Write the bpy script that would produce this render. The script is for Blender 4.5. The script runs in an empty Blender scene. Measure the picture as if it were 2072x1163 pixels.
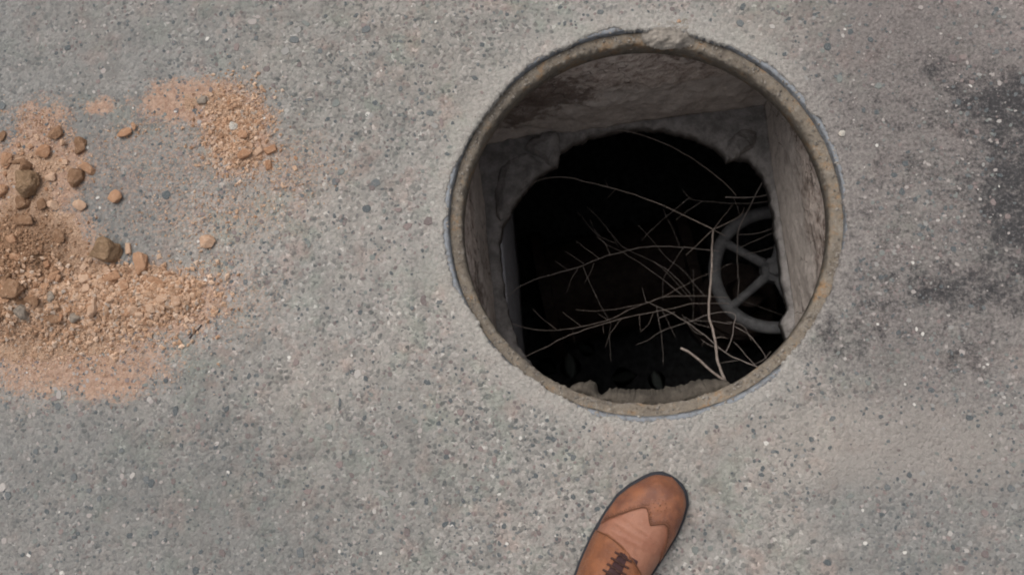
import bpy, bmesh, math, random
import numpy as np
from mathutils import Vector, Matrix, Quaternion, noise

R = math.radians
rng = random.Random(7)
scene = bpy.context.scene
C = scene.collection

# ------------------------------------------------------------------ camera, sky, sun, exposure
PW, PH, F = 2072.0, 1163.0, 1950.0
H = 1.5
NADIR = (1222.0, 842.0)                      # where the plumb line under the lens falls in the picture
cam_d = bpy.data.cameras.new('camera')
cam = bpy.data.objects.new('camera', cam_d)
C.objects.link(cam)
cam_d.sensor_width = 36.0
cam_d.lens = F / PW * 36.0
cam_d.clip_start = 0.02
cam_d.clip_end = 400.0
nvec = Vector((NADIR[0] - PW / 2, -(NADIR[1] - PH / 2), -F)).normalized()
CQ = nvec.rotation_difference(Vector((0, 0, -1)))
cam.rotation_mode = 'QUATERNION'
cam.rotation_quaternion = CQ
cam.location = (0, 0, H)
cam_d.dof.use_dof = True
cam_d.dof.focus_distance = 1.56
cam_d.dof.aperture_fstop = 5.0
scene.camera = cam

world = bpy.data.worlds.new('World')
scene.world = world
world.use_nodes = True
wn = world.node_tree
sky = wn.nodes.new('ShaderNodeTexSky')
sky.sky_type = 'NISHITA'
sky.sun_disc = False
SUN_EL, SUN_AZ = 64.0, -42.0                  # azimuth from +Y, towards -X: light comes from the upper left
sky.sun_elevation = R(SUN_EL)
sky.sun_rotation = R(SUN_AZ)
sky.dust_density = 6.0
sky.air_density = 1.0
sky.ozone_density = 1.0
hs = wn.nodes.new('ShaderNodeHueSaturation')
hs.inputs['Saturation'].default_value = 0.22
bg = wn.nodes['Background']
bg.inputs['Strength'].default_value = 0.15
wn.links.new(sky.outputs[0], hs.inputs['Color'])
wn.links.new(hs.outputs[0], bg.inputs['Color'])

sun_d = bpy.data.lights.new('sun', 'SUN')
sun_d.energy = 1.2
sun_d.angle = R(32)
sun_d.color = (1.0, 0.955, 0.90)
sun = bpy.data.objects.new('sun', sun_d)
C.objects.link(sun)
sv = Vector((math.sin(R(SUN_AZ)) * math.cos(R(SUN_EL)), math.cos(R(SUN_AZ)) * math.cos(R(SUN_EL)), math.sin(R(SUN_EL))))
sun.rotation_euler = (-sv).to_track_quat('-Z', 'Y').to_euler()
sun.location = sv * 12

vs = scene.view_settings
vs.view_transform = 'Standard'
vs.look = 'None'
vs.exposure = -0.14
vs.gamma = 1.0
scene.render.engine = 'CYCLES'
scene.cycles.filter_width = 1.9
scene.cycles.max_bounces = 5
scene.cycles.diffuse_bounces = 3


def at(px, py, depth=0.0):
    """point of the place, 'depth' metres under the road surface, seen at a photograph pixel"""
    d = CQ @ Vector((px - PW / 2, -(py - PH / 2), -F))
    t = (-depth - H) / d.z
    return Vector((0, 0, H)) + d * t


def mpp(px, py, depth=0.0):
    return ((at(px + 5, py, depth) - at(px - 5, py, depth)).length + (at(px, py + 5, depth) - at(px, py - 5, depth)).length) / 20


HC = (at(903, 450) + at(1713, 450) + at(1308, 44) + at(1308, 852)) / 4 + Vector((-.002, .002, 0))
RO = ((at(1713, 450) - at(903, 450)).length + (at(1308, 44) - at(1308, 852)).length) / 4 + .0035   # outer radius of frame


# ------------------------------------------------------------------ helpers
def obj(name, me, mat=None, parent=None, loc=None):
    o = bpy.data.objects.new(name, me)
    C.objects.link(o)
    if mat is not None and me is not None and not me.materials:
        me.materials.append(mat)
    if parent is not None:
        o.parent = parent
    if loc is not None:
        o.location = loc
    return o


def tag(o, label=None, cat=None, group=None, kind=None):
    if label: o['label'] = label
    if cat: o['category'] = cat
    if group: o['group'] = group
    if kind: o['kind'] = kind
    return o


def empty(name, loc=(0, 0, 0)):
    o = bpy.data.objects.new(name, None)
    o.empty_display_size = 0.05
    C.objects.link(o)
    o.location = loc
    return o


def mesh(name, v, f, smooth=True):
    me = bpy.data.meshes.new(name)
    me.from_pydata([tuple(p) for p in v], [], f)
    me.update()
    if smooth:
        me.polygons.foreach_set('use_smooth', [True] * len(me.polygons))
    return me


def bm_mesh(bm, name, smooth=False):
    bmesh.ops.recalc_face_normals(bm, faces=bm.faces)
    me = bpy.data.meshes.new(name)
    bm.to_mesh(me)
    bm.free()
    if smooth:
        me.polygons.foreach_set('use_smooth', [True] * len(me.polygons))
    return me


def nz(x, y, z=0.0):
    return noise.noise((x, y, z))


def fbm(x, y, z=0.0, o=3):
    a, s, t = 1.0, 1.0, 0.0
    for _ in range(o):
        t += a * noise.noise((x * s, y * s, z * s))
        a *= .5
        s *= 2.1
    return t


# ------------------------------------------------------------------ node helper
class M:
    def __init__(s, name, rough=0.9, spec=0.3):
        s.m = bpy.data.materials.new(name)
        s.m.use_nodes = True
        s.t = s.m.node_tree
        s.b = s.t.nodes['Principled BSDF']
        s.b.inputs['Roughness'].default_value = rough
        s.b.inputs['Specular IOR Level'].default_value = spec
        s._p = None

    def put(s, sock, v):
        if isinstance(v, bpy.types.NodeSocket):
            s.t.links.new(v, sock)
        elif isinstance(v, tuple) and len(v) == 3 and sock.type == 'RGBA':
            sock.default_value = (*v, 1)
        else:
            sock.default_value = v

    def pos(s):
        if s._p is None:
            s._p = s.t.nodes.new('ShaderNodeNewGeometry')
        return s._p.outputs['Position']

    def island(s):
        s.pos()
        return s._p.outputs['Random Per Island']

    def objrand(s):
        return s.t.nodes.new('ShaderNodeObjectInfo').outputs['Random']

    def noise(s, scale, detail=3, rough=.55, vec=None, dist=0.0, color=False):
        n = s.t.nodes.new('ShaderNodeTexNoise')
        n.inputs['Scale'].default_value = scale
        n.inputs['Detail'].default_value = detail
        n.inputs['Roughness'].default_value = rough
        n.inputs['Distortion'].default_value = dist
        s.t.links.new(vec or s.pos(), n.inputs['Vector'])
        return n.outputs['Color' if color else 'Fac']

    def vor(s, scale, out='Color', feature='F1', vec=None, rand=1.0):
        n = s.t.nodes.new('ShaderNodeTexVoronoi')
        n.feature = feature
        n.inputs['Scale'].default_value = scale
        n.inputs['Randomness'].default_value = rand
        s.t.links.new(vec or s.pos(), n.inputs['Vector'])
        return n.outputs[out]

    def sep(s, v, i=0):
        n = s.t.nodes.new('ShaderNodeSeparateXYZ')
        s.put(n.inputs[0], v)
        return n.outputs[i]

    def math(s, op, a, b=0.0, clamp=False):
        n = s.t.nodes.new('ShaderNodeMath')
        n.operation = op
        n.use_clamp = clamp
        s.put(n.inputs[0], a)
        s.put(n.inputs[1], b)
        return n.outputs[0]

    def vmath(s, op, a, b=None):
        n = s.t.nodes.new('ShaderNodeVectorMath')
        n.operation = op
        s.put(n.inputs[0], a)
        if b is not None: s.put(n.inputs[1], b)
        return n.outputs['Value' if op in ('LENGTH', 'DISTANCE') else 'Vector']

    def mr(s, v, a, b, c=0.0, d=1.0, smooth=True):
        n = s.t.nodes.new('ShaderNodeMapRange')
        n.interpolation_type = 'SMOOTHSTEP' if smooth else 'LINEAR'
        n.clamp = True
        for i, q in enumerate((v, a, b, c, d)): s.put(n.inputs[i], q)
        return n.outputs[0]

    def mix(s, f, a, b, blend='MIX'):
        n = s.t.nodes.new('ShaderNodeMix')
        n.data_type = 'RGBA'
        n.blend_type = blend
        s.put(n.inputs[0], f)
        s.put(n.inputs[6], a)
        s.put(n.inputs[7], b)
        return n.outputs[2]

    def ramp(s, f, stops, const=False):
        n = s.t.nodes.new('ShaderNodeValToRGB')
        if const: n.color_ramp.interpolation = 'CONSTANT'
        el = n.color_ramp.elements
        while len(el) < len(stops): el.new(0.5)
        for e, (p, c) in zip(el, stops):
            e.position = p
            e.color = (*c, 1)
        s.put(n.inputs[0], f)
        return n.outputs[0]

    def bump(s, h, dist, strength=1.0, prev=None):
        n = s.t.nodes.new('ShaderNodeBump')
        n.inputs['Strength'].default_value = strength
        n.inputs['Distance'].default_value = dist
        s.put(n.inputs['Height'], h)
        if prev is not None: s.t.links.new(prev, n.inputs['Normal'])
        return n.outputs[0]

    def done(s, col, normal=None, rough=None):
        s.put(s.b.inputs['Base Color'], col)
        if normal is not None: s.t.links.new(normal, s.b.inputs['Normal'])
        if rough is not None: s.put(s.b.inputs['Roughness'], rough)
        return s.m

    def ell(s, px, py, rx, ry, amp=.5, soft=.35, n=None):
        """blotch on the road: an ellipse with a ragged edge"""
        c = at(px, py)
        k = mpp(px, py)
        d = s.vmath('MULTIPLY', s.vmath('SUBTRACT', s.pos(), tuple(c)), (1 / (rx * k), 1 / (ry * k), 0.0))
        l = s.vmath('LENGTH', d)
        if n is not None:
            l = s.math('ADD', l, s.math('MULTIPLY', s.math('SUBTRACT', n, 0.5), amp * 2))
        return s.mr(l, 1 - soft, 1 + soft, 1.0, 0.0)


def acc(m, items):
    o = items[0]
    for i in items[1:]:
        o = m.math('MAXIMUM', o, i)
    return o


# ------------------------------------------------------------------ materials
def mat_road():
    m = M('worn_asphalt', .92, .25)
    nb = m.noise(5, 4, .6)
    nm = m.noise(26, 5, .65)
    nf = m.noise(190, 4, .7)
    ng = m.noise(700, 2, .6)
    warp = m.vmath('ADD', m.pos(), m.vmath('MULTIPLY', m.vmath('SUBTRACT', m.noise(120, 2, .6, color=True), (.5, .5, .5)), (.010, .010, .0)))
    c1 = m.vor(210, 'Color', vec=warp)
    c2 = m.vor(105, 'Color', vec=warp)
    d2 = m.vor(105, 'Distance', vec=warp)
    d1 = m.vor(210, 'Distance', vec=warp)
    r1, r2 = m.sep(c1, 0), m.sep(c2, 1)
    # binder and small grains
    grains = m.ramp(r1, [(0.0, (.165, .162, .156)), (.15, (.255, .246, .230)), (.42, (.313, .301, .277)), (.70, (.340, .322, .295)),
                         (.94, (.385, .360, .333)), (1.0, (.54, .51, .475))])
    # larger aggregate, many colours, sunk in the binder
    chips = m.ramp(r2, [(0.0, (.075, .083, .086)), (.10, (.115, .121, .120)), (.2, (.185, .195, .183)), (.36, (.265, .215, .200)),
                        (.50, (.32, .295, .275)), (.85, (.345, .322, .300)), (1.0, (.44, .415, .385))])
    inchip = m.mr(d2, .30, .48, .8, 0.0)
    col = m.mix(inchip, grains, chips)
    # pale mortar dust between grains
    col = m.mix(m.mr(nf, .50, .70, 0, .5), col, (.37, .340, .316))
    col = m.mix(m.mr(nf, .28, .42, .45, 0), col, (.165, .160, .155))
    worn = m.noise(7.5, 4, .62)
    col = m.mix(m.mr(worn, .44, .66, 0, .62), col, m.mix(m.mr(nm, .35, .65), (.275, .258, .238), (.335, .314, .288)))
    hue = m.noise(17, 3, .6, color=True)
    col = m.mix(m.mr(m.sep(hue, 0), .52, .70, 0, .8), col, m.mix(1.0, col, (1.07, .94, .91), 'MULTIPLY'))
    col = m.mix(m.mr(m.sep(hue, 1), .52, .70, 0, .8), col, m.mix(1.0, col, (.90, .98, .94), 'MULTIPLY'))
    # broad tone: pinkish worn patches against blue-grey asphalt, lens corner falloff painted in
    col = m.mix(m.mr(nb, .42, .64, 0, .45), col, m.mix(1.0, col, (1.02, .975, .94), 'MULTIPLY'))
    np_ = m.noise(2.6, 5, .62)
    col = m.mix(m.mr(np_, .36, .62, .0, 1.0), m.mix(1.0, col, (.83, .835, .83), 'MULTIPLY'), col)
    col = m.mix(m.mr(nm, .36, .56, .55, 0), col, m.mix(1.0, col, (.70, .70, .70), 'MULTIPLY'))
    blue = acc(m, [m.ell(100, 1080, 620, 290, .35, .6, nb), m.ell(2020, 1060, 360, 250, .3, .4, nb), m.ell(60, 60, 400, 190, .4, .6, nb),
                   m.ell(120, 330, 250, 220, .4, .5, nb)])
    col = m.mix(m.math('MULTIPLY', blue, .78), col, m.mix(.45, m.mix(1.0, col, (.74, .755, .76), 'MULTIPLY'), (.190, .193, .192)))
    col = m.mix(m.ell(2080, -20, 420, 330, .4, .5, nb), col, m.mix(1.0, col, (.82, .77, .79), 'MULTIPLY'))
    # pale cement smeared round the frame
    rad = m.vmath('DISTANCE', m.vmath('MULTIPLY', m.pos(), (1, 1, 0)), (HC.x, HC.y, 0.0))
    ring = m.mr(m.math('ADD', rad, m.math('MULTIPLY', m.math('SUBTRACT', nm, .5), .16)), RO + .002, RO + .046, .55, 0)
    col = m.mix(ring, col, m.mix(m.mr(nf, .3, .7), (.30, .278, .252), (.47, .440, .400)))
    # muddy pink-grey area right of the frame
    mud = m.ell(1890, 400, 290, 480, .35, .45, nm)
    col = m.mix(m.math('MULTIPLY', mud, m.mr(nm, .30, .60, .40, .90)), col, m.mix(m.mr(nf, .35, .65), (.135, .119, .113), (.255, .226, .213)))
    streak = m.ell(1780, 900, 300, 90, .5, .5, nm)
    col = m.mix(m.math('MULTIPLY', streak, .45), col, (.36, .32, .285))
    # soot and bitumen blotches at the right
    ns = m.noise(34, 7, .78)
    n3 = m.noise(150, 4, .7)
    weak = acc(m, [m.ell(1800, 600, 110, 60, .3, .95, nm), m.ell(1900, 140, 95, 45, .3, .95, nm), m.ell(1850, 335, 60, 35, .3, .95, nm),
                   m.ell(1960, 720, 70, 60, .3, .95, nm), m.ell(1700, 670, 110, 80, .3, .95, nm)])
    mid = m.ell(1960, 588, 230, 60, .3, .95, nm)
    field = acc(m, [m.ell(2050, 212, 150, 75, .3, .8, nm), m.ell(2085, 400, 130, 200, .3, .8, nm), m.math('MULTIPLY', mid, .80), m.math('MULTIPLY', weak, .58)])
    wide = m.math('MULTIPLY', m.ell(1890, 420, 330, 460, .3, .7, nb), .34)
    field = m.math('MAXIMUM', field, wide)
    q = m.math('ADD', m.math('MULTIPLY', field, .53), m.math('ADD', m.math('MULTIPLY', m.math('SUBTRACT', ns, .5), 1.5), m.math('MULTIPLY', m.math('SUBTRACT', n3, .5), .8)))
    dark = m.math('MULTIPLY', m.mr(q, .10, .56, 0, .88), m.mr(field, .03, .35))
    col = m.mix(dark, col, m.mix(m.mr(nf, .50, .70), (.034, .034, .037), (.15, .142, .140)))
    # brick dust
    nd = m.noise(38, 6, .7)
    dust = acc(m, [m.ell(130, 715, 215, 85, .9, .7, nd), m.ell(215, 770, 90, 40, .9, .7, nd), m.ell(390, 205, 115, 50, .9, .6, nd), m.ell(300, 610, 170, 70, .6, .4, nd),
                   m.ell(85, 255, 60, 50, 1.3, .8, nd), m.ell(200, 215, 28, 18, 1.4, .8, nd), m.ell(480, 270, 75, 90, .6, .5, nd),
                   m.ell(60, 540, 150, 150, .4, .4, nd), m.ell(70, 350, 110, 90, .8, .5, nd)])
    faint = acc(m, [m.ell(580, 340, 110, 60, 1.0, .7, nd), m.ell(420, 430, 170, 60, 1.0, .7, nd), m.ell(470, 600, 90, 80, 1.0, .7, nd), m.ell(330, 330, 150, 90, 1.0, .7, nd)])
    fl = m.math('MULTIPLY', faint, m.mr(nf, .45, .62, 0, .6))
    dq = m.math('ADD', dust, m.math('ADD', m.math('MULTIPLY', m.math('SUBTRACT', nf, .5), 2.2), m.math('MULTIPLY', m.math('SUBTRACT', ng, .5), 1.2)))
    dustm = m.math('MULTIPLY', m.mr(dq, .30, .85, 0, .85), m.mr(dust, .02, .25))
    dcol = m.mix(m.mr(m.noise(90, 4, .7), .35, .65), (.345, .205, .138), (.49, .325, .235))
    col = m.mix(m.math('MAXIMUM', dustm, fl), col, dcol)
    h = m.math('ADD', m.math('MULTIPLY', d1, -.6), m.math('ADD', m.math('MULTIPLY', nf, 1.0), m.math('MULTIPLY', ng, .35)))
    h = m.math('ADD', h, m.math('MULTIPLY', d2, -.8))
    nrm = m.bump(h, .0028, .9)
    return m.done(col, nrm)


def mat_chip():
    m = M('asphalt_aggregate', .85, .3)
    r = m.math('FRACT', m.math('ADD', m.math('MULTIPLY', m.objrand(), 7.31), m.math('MULTIPLY', m.island(), 3.7)))
    col = m.ramp(r, [(0, (.080, .092, .098)), (.2, (.120, .130, .133)), (.36, (.150, .122, .118)), (.50, (.175, .188, .176)), (.64, (.215, .170, .160)),
                     (.76, (.27, .26, .245)), (.86, (.34, .305, .285)), (.965, (.40, .37, .345)), (.99, (.58, .55, .51))], True)
    n = m.noise(500, 3, .7)
    col = m.mix(m.mr(n, .45, .72, 0, .4), col, (.33, .31, .29))
    return m.done(col, m.bump(n, .001, .7))


def mat_rim():
    m = M('grey_cast_iron', .5, .5)
    m.b.inputs['Metallic'].default_value = .35
    n = m.noise(70, 5, .7)
    nf = m.noise(420, 3, .7)
    col = m.ramp(n, [(.3, (.075, .072, .072)), (.43, (.150, .157, .168)), (.58, (.235, .252, .275)), (.78, (.20, .165, .135))])
    col = m.mix(m.mr(nf, .55, .72, 0, .6), col, (.33, .29, .25))
    return m.done(col, m.bump(nf, .0012, .8), m.mr(n, .3, .7, .38, .75))


def mat_seat():
    m = M('rusty_ledge', .85, .3)
    n = m.noise(34, 5, .7)
    n2 = m.noise(110, 5, .7)
    nf = m.noise(500, 3, .7)
    col = m.ramp(n, [(.25, (.110, .092, .076)), (.40, (.170, .143, .115)), (.54, (.215, .180, .140)), (.68, (.275, .170, .090)), (.80, (.235, .205, .17))])
    col = m.mix(m.mr(n2, .52, .66, 0, .8), col, (.28, .25, .215))
    col = m.mix(m.mr(n2, .30, .44, .75, 0), col, (.07, .052, .04))
    col = m.mix(m.mr(nf, .62, .74, 0, .6), col, (.5, .45, .38))
    return m.done(col, m.bump(m.math('ADD', n2, m.math('MULTIPLY', nf, .4)), .004, .9))


def mat_wall():
    m = M('stained_shaft_concrete', .93, .2)
    z = m.sep(m.pos(), 2)
    n = m.noise(11, 5, .65)
    n2 = m.noise(48, 5, .7)
    nf = m.noise(260, 4, .7)
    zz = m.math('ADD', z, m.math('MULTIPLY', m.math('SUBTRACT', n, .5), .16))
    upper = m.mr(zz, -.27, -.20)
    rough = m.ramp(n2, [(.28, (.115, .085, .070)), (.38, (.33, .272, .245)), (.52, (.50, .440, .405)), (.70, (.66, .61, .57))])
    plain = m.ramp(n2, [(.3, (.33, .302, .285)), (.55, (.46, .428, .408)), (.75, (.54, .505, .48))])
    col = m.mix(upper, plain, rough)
    # mossy dark blotches, darker spots mostly near the corners, and white lime
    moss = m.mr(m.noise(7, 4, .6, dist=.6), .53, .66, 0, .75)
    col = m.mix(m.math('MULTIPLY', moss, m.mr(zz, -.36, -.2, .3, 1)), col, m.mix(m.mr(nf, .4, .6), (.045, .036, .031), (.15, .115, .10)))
    dark_spots = []
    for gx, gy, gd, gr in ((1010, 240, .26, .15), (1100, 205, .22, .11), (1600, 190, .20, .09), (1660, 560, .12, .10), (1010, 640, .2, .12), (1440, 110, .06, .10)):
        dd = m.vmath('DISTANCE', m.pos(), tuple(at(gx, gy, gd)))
        dark_spots.append(m.mr(m.math('ADD', dd, m.math('MULTIPLY', m.math('SUBTRACT', n2, .5), .20)), gr * .55, gr, 1, 0))
    col = m.mix(m.math('MULTIPLY', acc(m, dark_spots), m.mr(nf, .35, .6, .40, .85)), col, m.mix(m.mr(nf, .4, .62), (.050, .036, .030), (.17, .125, .105)))
    col = m.mix(m.mr(m.noise(30, 4, .7), .64, .72, 0, .6), col, (.58, .54, .50))
    crack = m.vor(9, 'Distance', 'DISTANCE_TO_EDGE', vec=m.vmath('ADD', m.pos(), m.vmath('MULTIPLY', m.noise(22, 3, .6, color=True), (.06, .06, .06))))
    col = m.mix(m.math('MULTIPLY', m.mr(crack, .004, .016, .7, 0), m.mr(m.noise(6, 2), .52, .62)), col, (.06, .046, .04))
    col = m.mix(1.0, col, (1.16, 1.10, 1.04), 'MULTIPLY')
    h = m.math('ADD', m.math('MULTIPLY', n2, m.mr(upper, 0, 1, .4, 1.6)), m.math('MULTIPLY', nf, .3))
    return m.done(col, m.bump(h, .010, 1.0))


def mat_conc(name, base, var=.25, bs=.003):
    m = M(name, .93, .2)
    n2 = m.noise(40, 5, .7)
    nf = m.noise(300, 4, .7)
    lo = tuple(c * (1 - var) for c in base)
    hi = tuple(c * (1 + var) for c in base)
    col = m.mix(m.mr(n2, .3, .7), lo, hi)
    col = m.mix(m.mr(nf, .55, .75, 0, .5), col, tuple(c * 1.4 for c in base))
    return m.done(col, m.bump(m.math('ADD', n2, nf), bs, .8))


def mat_brick(name, a, b, dusty):
    m = M(name, .95, .15)
    r = m.objrand()
    n = m.noise(120, 4, .7)
    nf = m.noise(600, 3, .7)
    col = m.mix(m.math('ADD', m.math('MULTIPLY', r, .6), m.math('MULTIPLY', m.mr(n, .3, .7), .4)), a, b)
    col = m.mix(m.mr(n, .5, .68, 0, .6), col, dusty)
    col = m.mix(m.mr(nf, .25, .4, .35, 0), col, tuple(c * .45 for c in a))
    return m.done(col, m.bump(m.math('ADD', n, nf), .0025, .9))


def mat_grit(name, stops):
    m = M(name, .95, .1)
    return m.done(m.mix(m.mr(m.noise(500, 2), .35, .65, 0, .4), m.ramp(m.island(), stops), (.50, .33, .22)))


def mat_dirt():
    m = M('crushed_brick_soil', .97, .1)
    n = m.noise(45, 5, .7)
    nf = m.noise(330, 4, .75)
    col = m.ramp(n, [(.3, (.33, .212, .142)), (.5, (.44, .295, .205)), (.7, (.54, .38, .275))])
    soil = m.ell(30, 525, 120, 95, .5, .6, n)
    col = m.mix(m.math('MULTIPLY', soil, .8), col, m.mix(m.mr(nf, .35, .65), (.145, .084, .050), (.29, .175, .108)))
    col = m.mix(m.mr(nf, .56, .72, 0, .6), col, (.47, .31, .205))
    return m.done(col, m.bump(m.math('ADD', m.math('MULTIPLY', m.vor(240, 'Distance'), -1.0), nf), .004, .8))


def mat_leather(name, a, b, rough=.45, grain=900):
    m = M(name, rough, .45)
    n = m.noise(35, 4, .6)
    nf = m.noise(grain, 3, .65)
    col = m.mix(m.mr(n, .32, .68), a, b)
    n2 = m.noise(130, 5, .75)
    col = m.mix(m.mr(n2, .30, .46, .55, 0), col, tuple(c * .55 for c in a))
    col = m.mix(m.mr(n2, .58, .72, 0, .40), col, tuple(min(1, c * 1.5 + .02) for c in b))
    col = m.mix(m.mr(nf, .35, .5, .3, 0), col, tuple(c * .5 for c in a))
    dust = m.mr(m.noise(420, 4, .7), .60, .72, 0, .35)
    col = m.mix(dust, col, (.36, .30, .25))
    return m.done(col, m.bump(m.math('ADD', nf, m.math('MULTIPLY', n2, 1.5)), .0009, .8), m.mr(n2, .3, .7, rough - .1, rough + .2))


def mat_bark(name, a, b):
    m = M(name, .85, .2)
    n = m.noise(90, 4, .7)
    return m.done(m.mix(m.mr(n, .3, .7), a, b), m.bump(m.noise(700, 3), .0008, .8))


def mat_metal(name, a, b):
    m = M(name, .7, .3)
    n = m.noise(40, 5, .7)
    return m.done(m.mix(m.mr(n, .35, .65), a, b), m.bump(m.noise(240, 4), .0015, .6))


def flat(name, c, rough=.8):
    m = M(name, rough, .3)
    n = m.noise(220, 3, .6)
    return m.done(m.mix(m.mr(n, .3, .7), tuple(x * .8 for x in c), tuple(x * 1.2 for x in c)))


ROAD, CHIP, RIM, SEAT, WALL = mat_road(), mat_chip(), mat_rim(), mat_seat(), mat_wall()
SLAB = mat_conc('broken_slab_concrete', (.235, .218, .208), .35)
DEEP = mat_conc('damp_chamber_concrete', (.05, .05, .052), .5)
NECK = mat_conc('neck_concrete', (.42, .42, .45), .15)
MORTAR = mat_conc('gritty_mortar', (.275, .245, .212), .35, .004)
LEDGE = mat_conc('brown_mortar', (.088, .075, .061), .35, .004)
BR_LIGHT = mat_brick('pale_brick', (.44, .275, .180), (.58, .400, .285), (.60, .44, .33))
BR_MID = mat_brick('orange_brick', (.35, .190, .110), (.46, .275, .172), (.53, .36, .25))
BR_DARK = mat_brick('brown_brick', (.205, .118, .070), (.315, .188, .115), (.41, .27, .18))
BR_OLIVE = mat_brick('olive_brick', (.215, .138, .082), (.29, .192, .118), (.40, .275, .18))
ST_GREY = mat_brick('grey_stone', (.215, .180, .148), (.32, .272, .225), (.43, .34, .265))
ST_PALE = mat_brick('pale_stone', (.46, .43, .38), (.58, .54, .48), (.6, .5, .41))
GRIT = mat_grit('brick_grit_grains', [(0, (.30, .175, .108)), (.3, (.45, .285, .185)), (.6, (.56, .385, .270)), (.85, (.63, .47, .355)), (1, (.40, .36, .32))])
SOILGRIT = mat_grit('brown_grit_grains', [(0, (.13, .072, .040)), (.4, (.24, .135, .078)), (.8, (.36, .215, .130)), (1, (.50, .33, .22))])
DIRT = mat_dirt()
BARK = mat_bark('pale_bark', (.20, .163, .140), (.31, .262, .232))
BARK2 = mat_bark('grey_bark', (.17, .145, .13), (.26, .225, .205))
WHEEL = mat_metal('dusty_grey_paint', (.092, .091, .094), (.148, .146, .148))
RUST = mat_metal('rusted_pipe', (.035, .022, .018), (.06, .042, .034))
LEAF = flat('dry_leaf', (.17, .19, .175))
L_WING = mat_leather('wing_leather', (.165, .062, .036), (.290, .108, .050), .40)
L_VAMP = mat_leather('vamp_leather', (.295, .122, .074), (.345, .155, .096), .42)
L_QUART = mat_leather('quarter_leather', (.185, .064, .028), (.285, .105, .044), .4)
L_SOLE = flat('dark_sole', (.022, .024, .030), .6)
L_LACE = flat('dark_lace', (.060, .028, .022), .8)
L_TONGUE = flat('dark_tongue', (.055, .026, .027), .7)
L_STITCH = flat('dark_stitch', (.10, .040, .018), .7)
L_EDGE = flat('pale_edge', (.46, .27, .18), .7)


# ------------------------------------------------------------------ road sheet with the round opening
def gz(x, y):
    return .0011 * nz(x * 8, y * 8, 3.1) + .0006 * nz(x * 45, y * 45, 1.7)


# arcs (degrees, image sense, counter-clockwise from right) where the metal lip is bare
BARE = [(8, 62, 1.0), (78, 86, .8), (93, 108, 1.0), (117, 131, .7), (158, 205, 1.0), (216, 226, .6), (250, 312, 1.0), (-8, 4, .5)]


def bare(th):
    d = math.degrees(th) % 360
    b = 0.0
    for a0, a1, w in BARE:
        mid, hw = ((a0 + a1) / 2) % 360, (a1 - a0) / 2
        e = abs((d - mid + 180) % 360 - 180)
        b = max(b, w * max(0.0, min(1.0, (hw - e) / 11 + .5)))
    return b * max(.2, min(1.0, 1.05 + 1.6 * noise.noise((math.cos(th) * 9, math.sin(th) * 9, 31.0))))


def inner_r(th):
    c, s = math.cos(th), math.sin(th)
    b = bare(th)
    j = .0030 * nz(c * 12, s * 12, 5) + .0030 * nz(c * 50, s * 50, 9) + .0016 * nz(c * 150, s * 150, 4)
    return RO - .0105 * (1 - b) - .0022 + j


NT, radii = 1080, []
r = 0.0
while r < .95:
    radii.append(r)
    r += .0035 if r < .05 else .0062
st = .0062
while r < 60:
    radii.append(r)
    st *= 1.22
    r += st
V, Fc = [], []
for k in range(-1, len(radii)):
    for i in range(NT):
        th = 2 * math.pi * i / NT
        q = inner_r(th)
        if k < 0:
            V.append((HC.x + (q + .002) * math.cos(th), HC.y + (q + .002) * math.sin(th), -.03))
            continue
        w = math.exp(-radii[k] / .03)
        rr = radii[k] + RO * (1 - w) + q * w if k else q
        x, y = HC.x + rr * math.cos(th), HC.y + rr * math.sin(th)
        z = gz(x, y)
        edge = math.exp(-radii[k] / .012)
        z += edge * (.0012 + .0016 * nz(x * 90, y * 90, 2)) - (.0012 if k == 0 else 0)
        V.append((x, y, z))
for k in range(len(radii)):
    for i in range(NT):
        j = (i + 1) % NT
        Fc.append((k * NT + i, (k + 1) * NT + i, (k + 1) * NT + j, k * NT + j))
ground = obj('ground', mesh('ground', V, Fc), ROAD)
tag(ground, 'worn grey asphalt with exposed aggregate around the open manhole', None, None, 'structure')


# aggregate chips in the asphalt
def chip_mesh(seed):
    r_ = random.Random(seed)
    n = r_.choice((6, 7, 8))
    a = [2 * math.pi * (i + r_.uniform(-.3, .3)) / n for i in range(n)]
    q = [r_.uniform(.34, .55) for _ in range(n)]
    v = [(q[i] * math.cos(a[i]), q[i] * math.sin(a[i]), -.5) for i in range(n)]
    v += [(q[i] * .86 * math.cos(a[i]), q[i] * .86 * math.sin(a[i]), r_.uniform(.25, .5)) for i in range(n)]
    f = [(i, (i + 1) % n, n + (i + 1) % n, n + i) for i in range(n)] + [tuple(range(n, 2 * n))]
    return v, f


def free_spot(x, y):
    return (Vector((x, y)) - HC.xy).length > RO + .012


chip_lib = []
for s in range(14):
    v, f = chip_mesh(100 + s)
    me = mesh('aggregate_chip', v, f, False)
    me.materials.append(CHIP)
    chip_lib.append(me)
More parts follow.
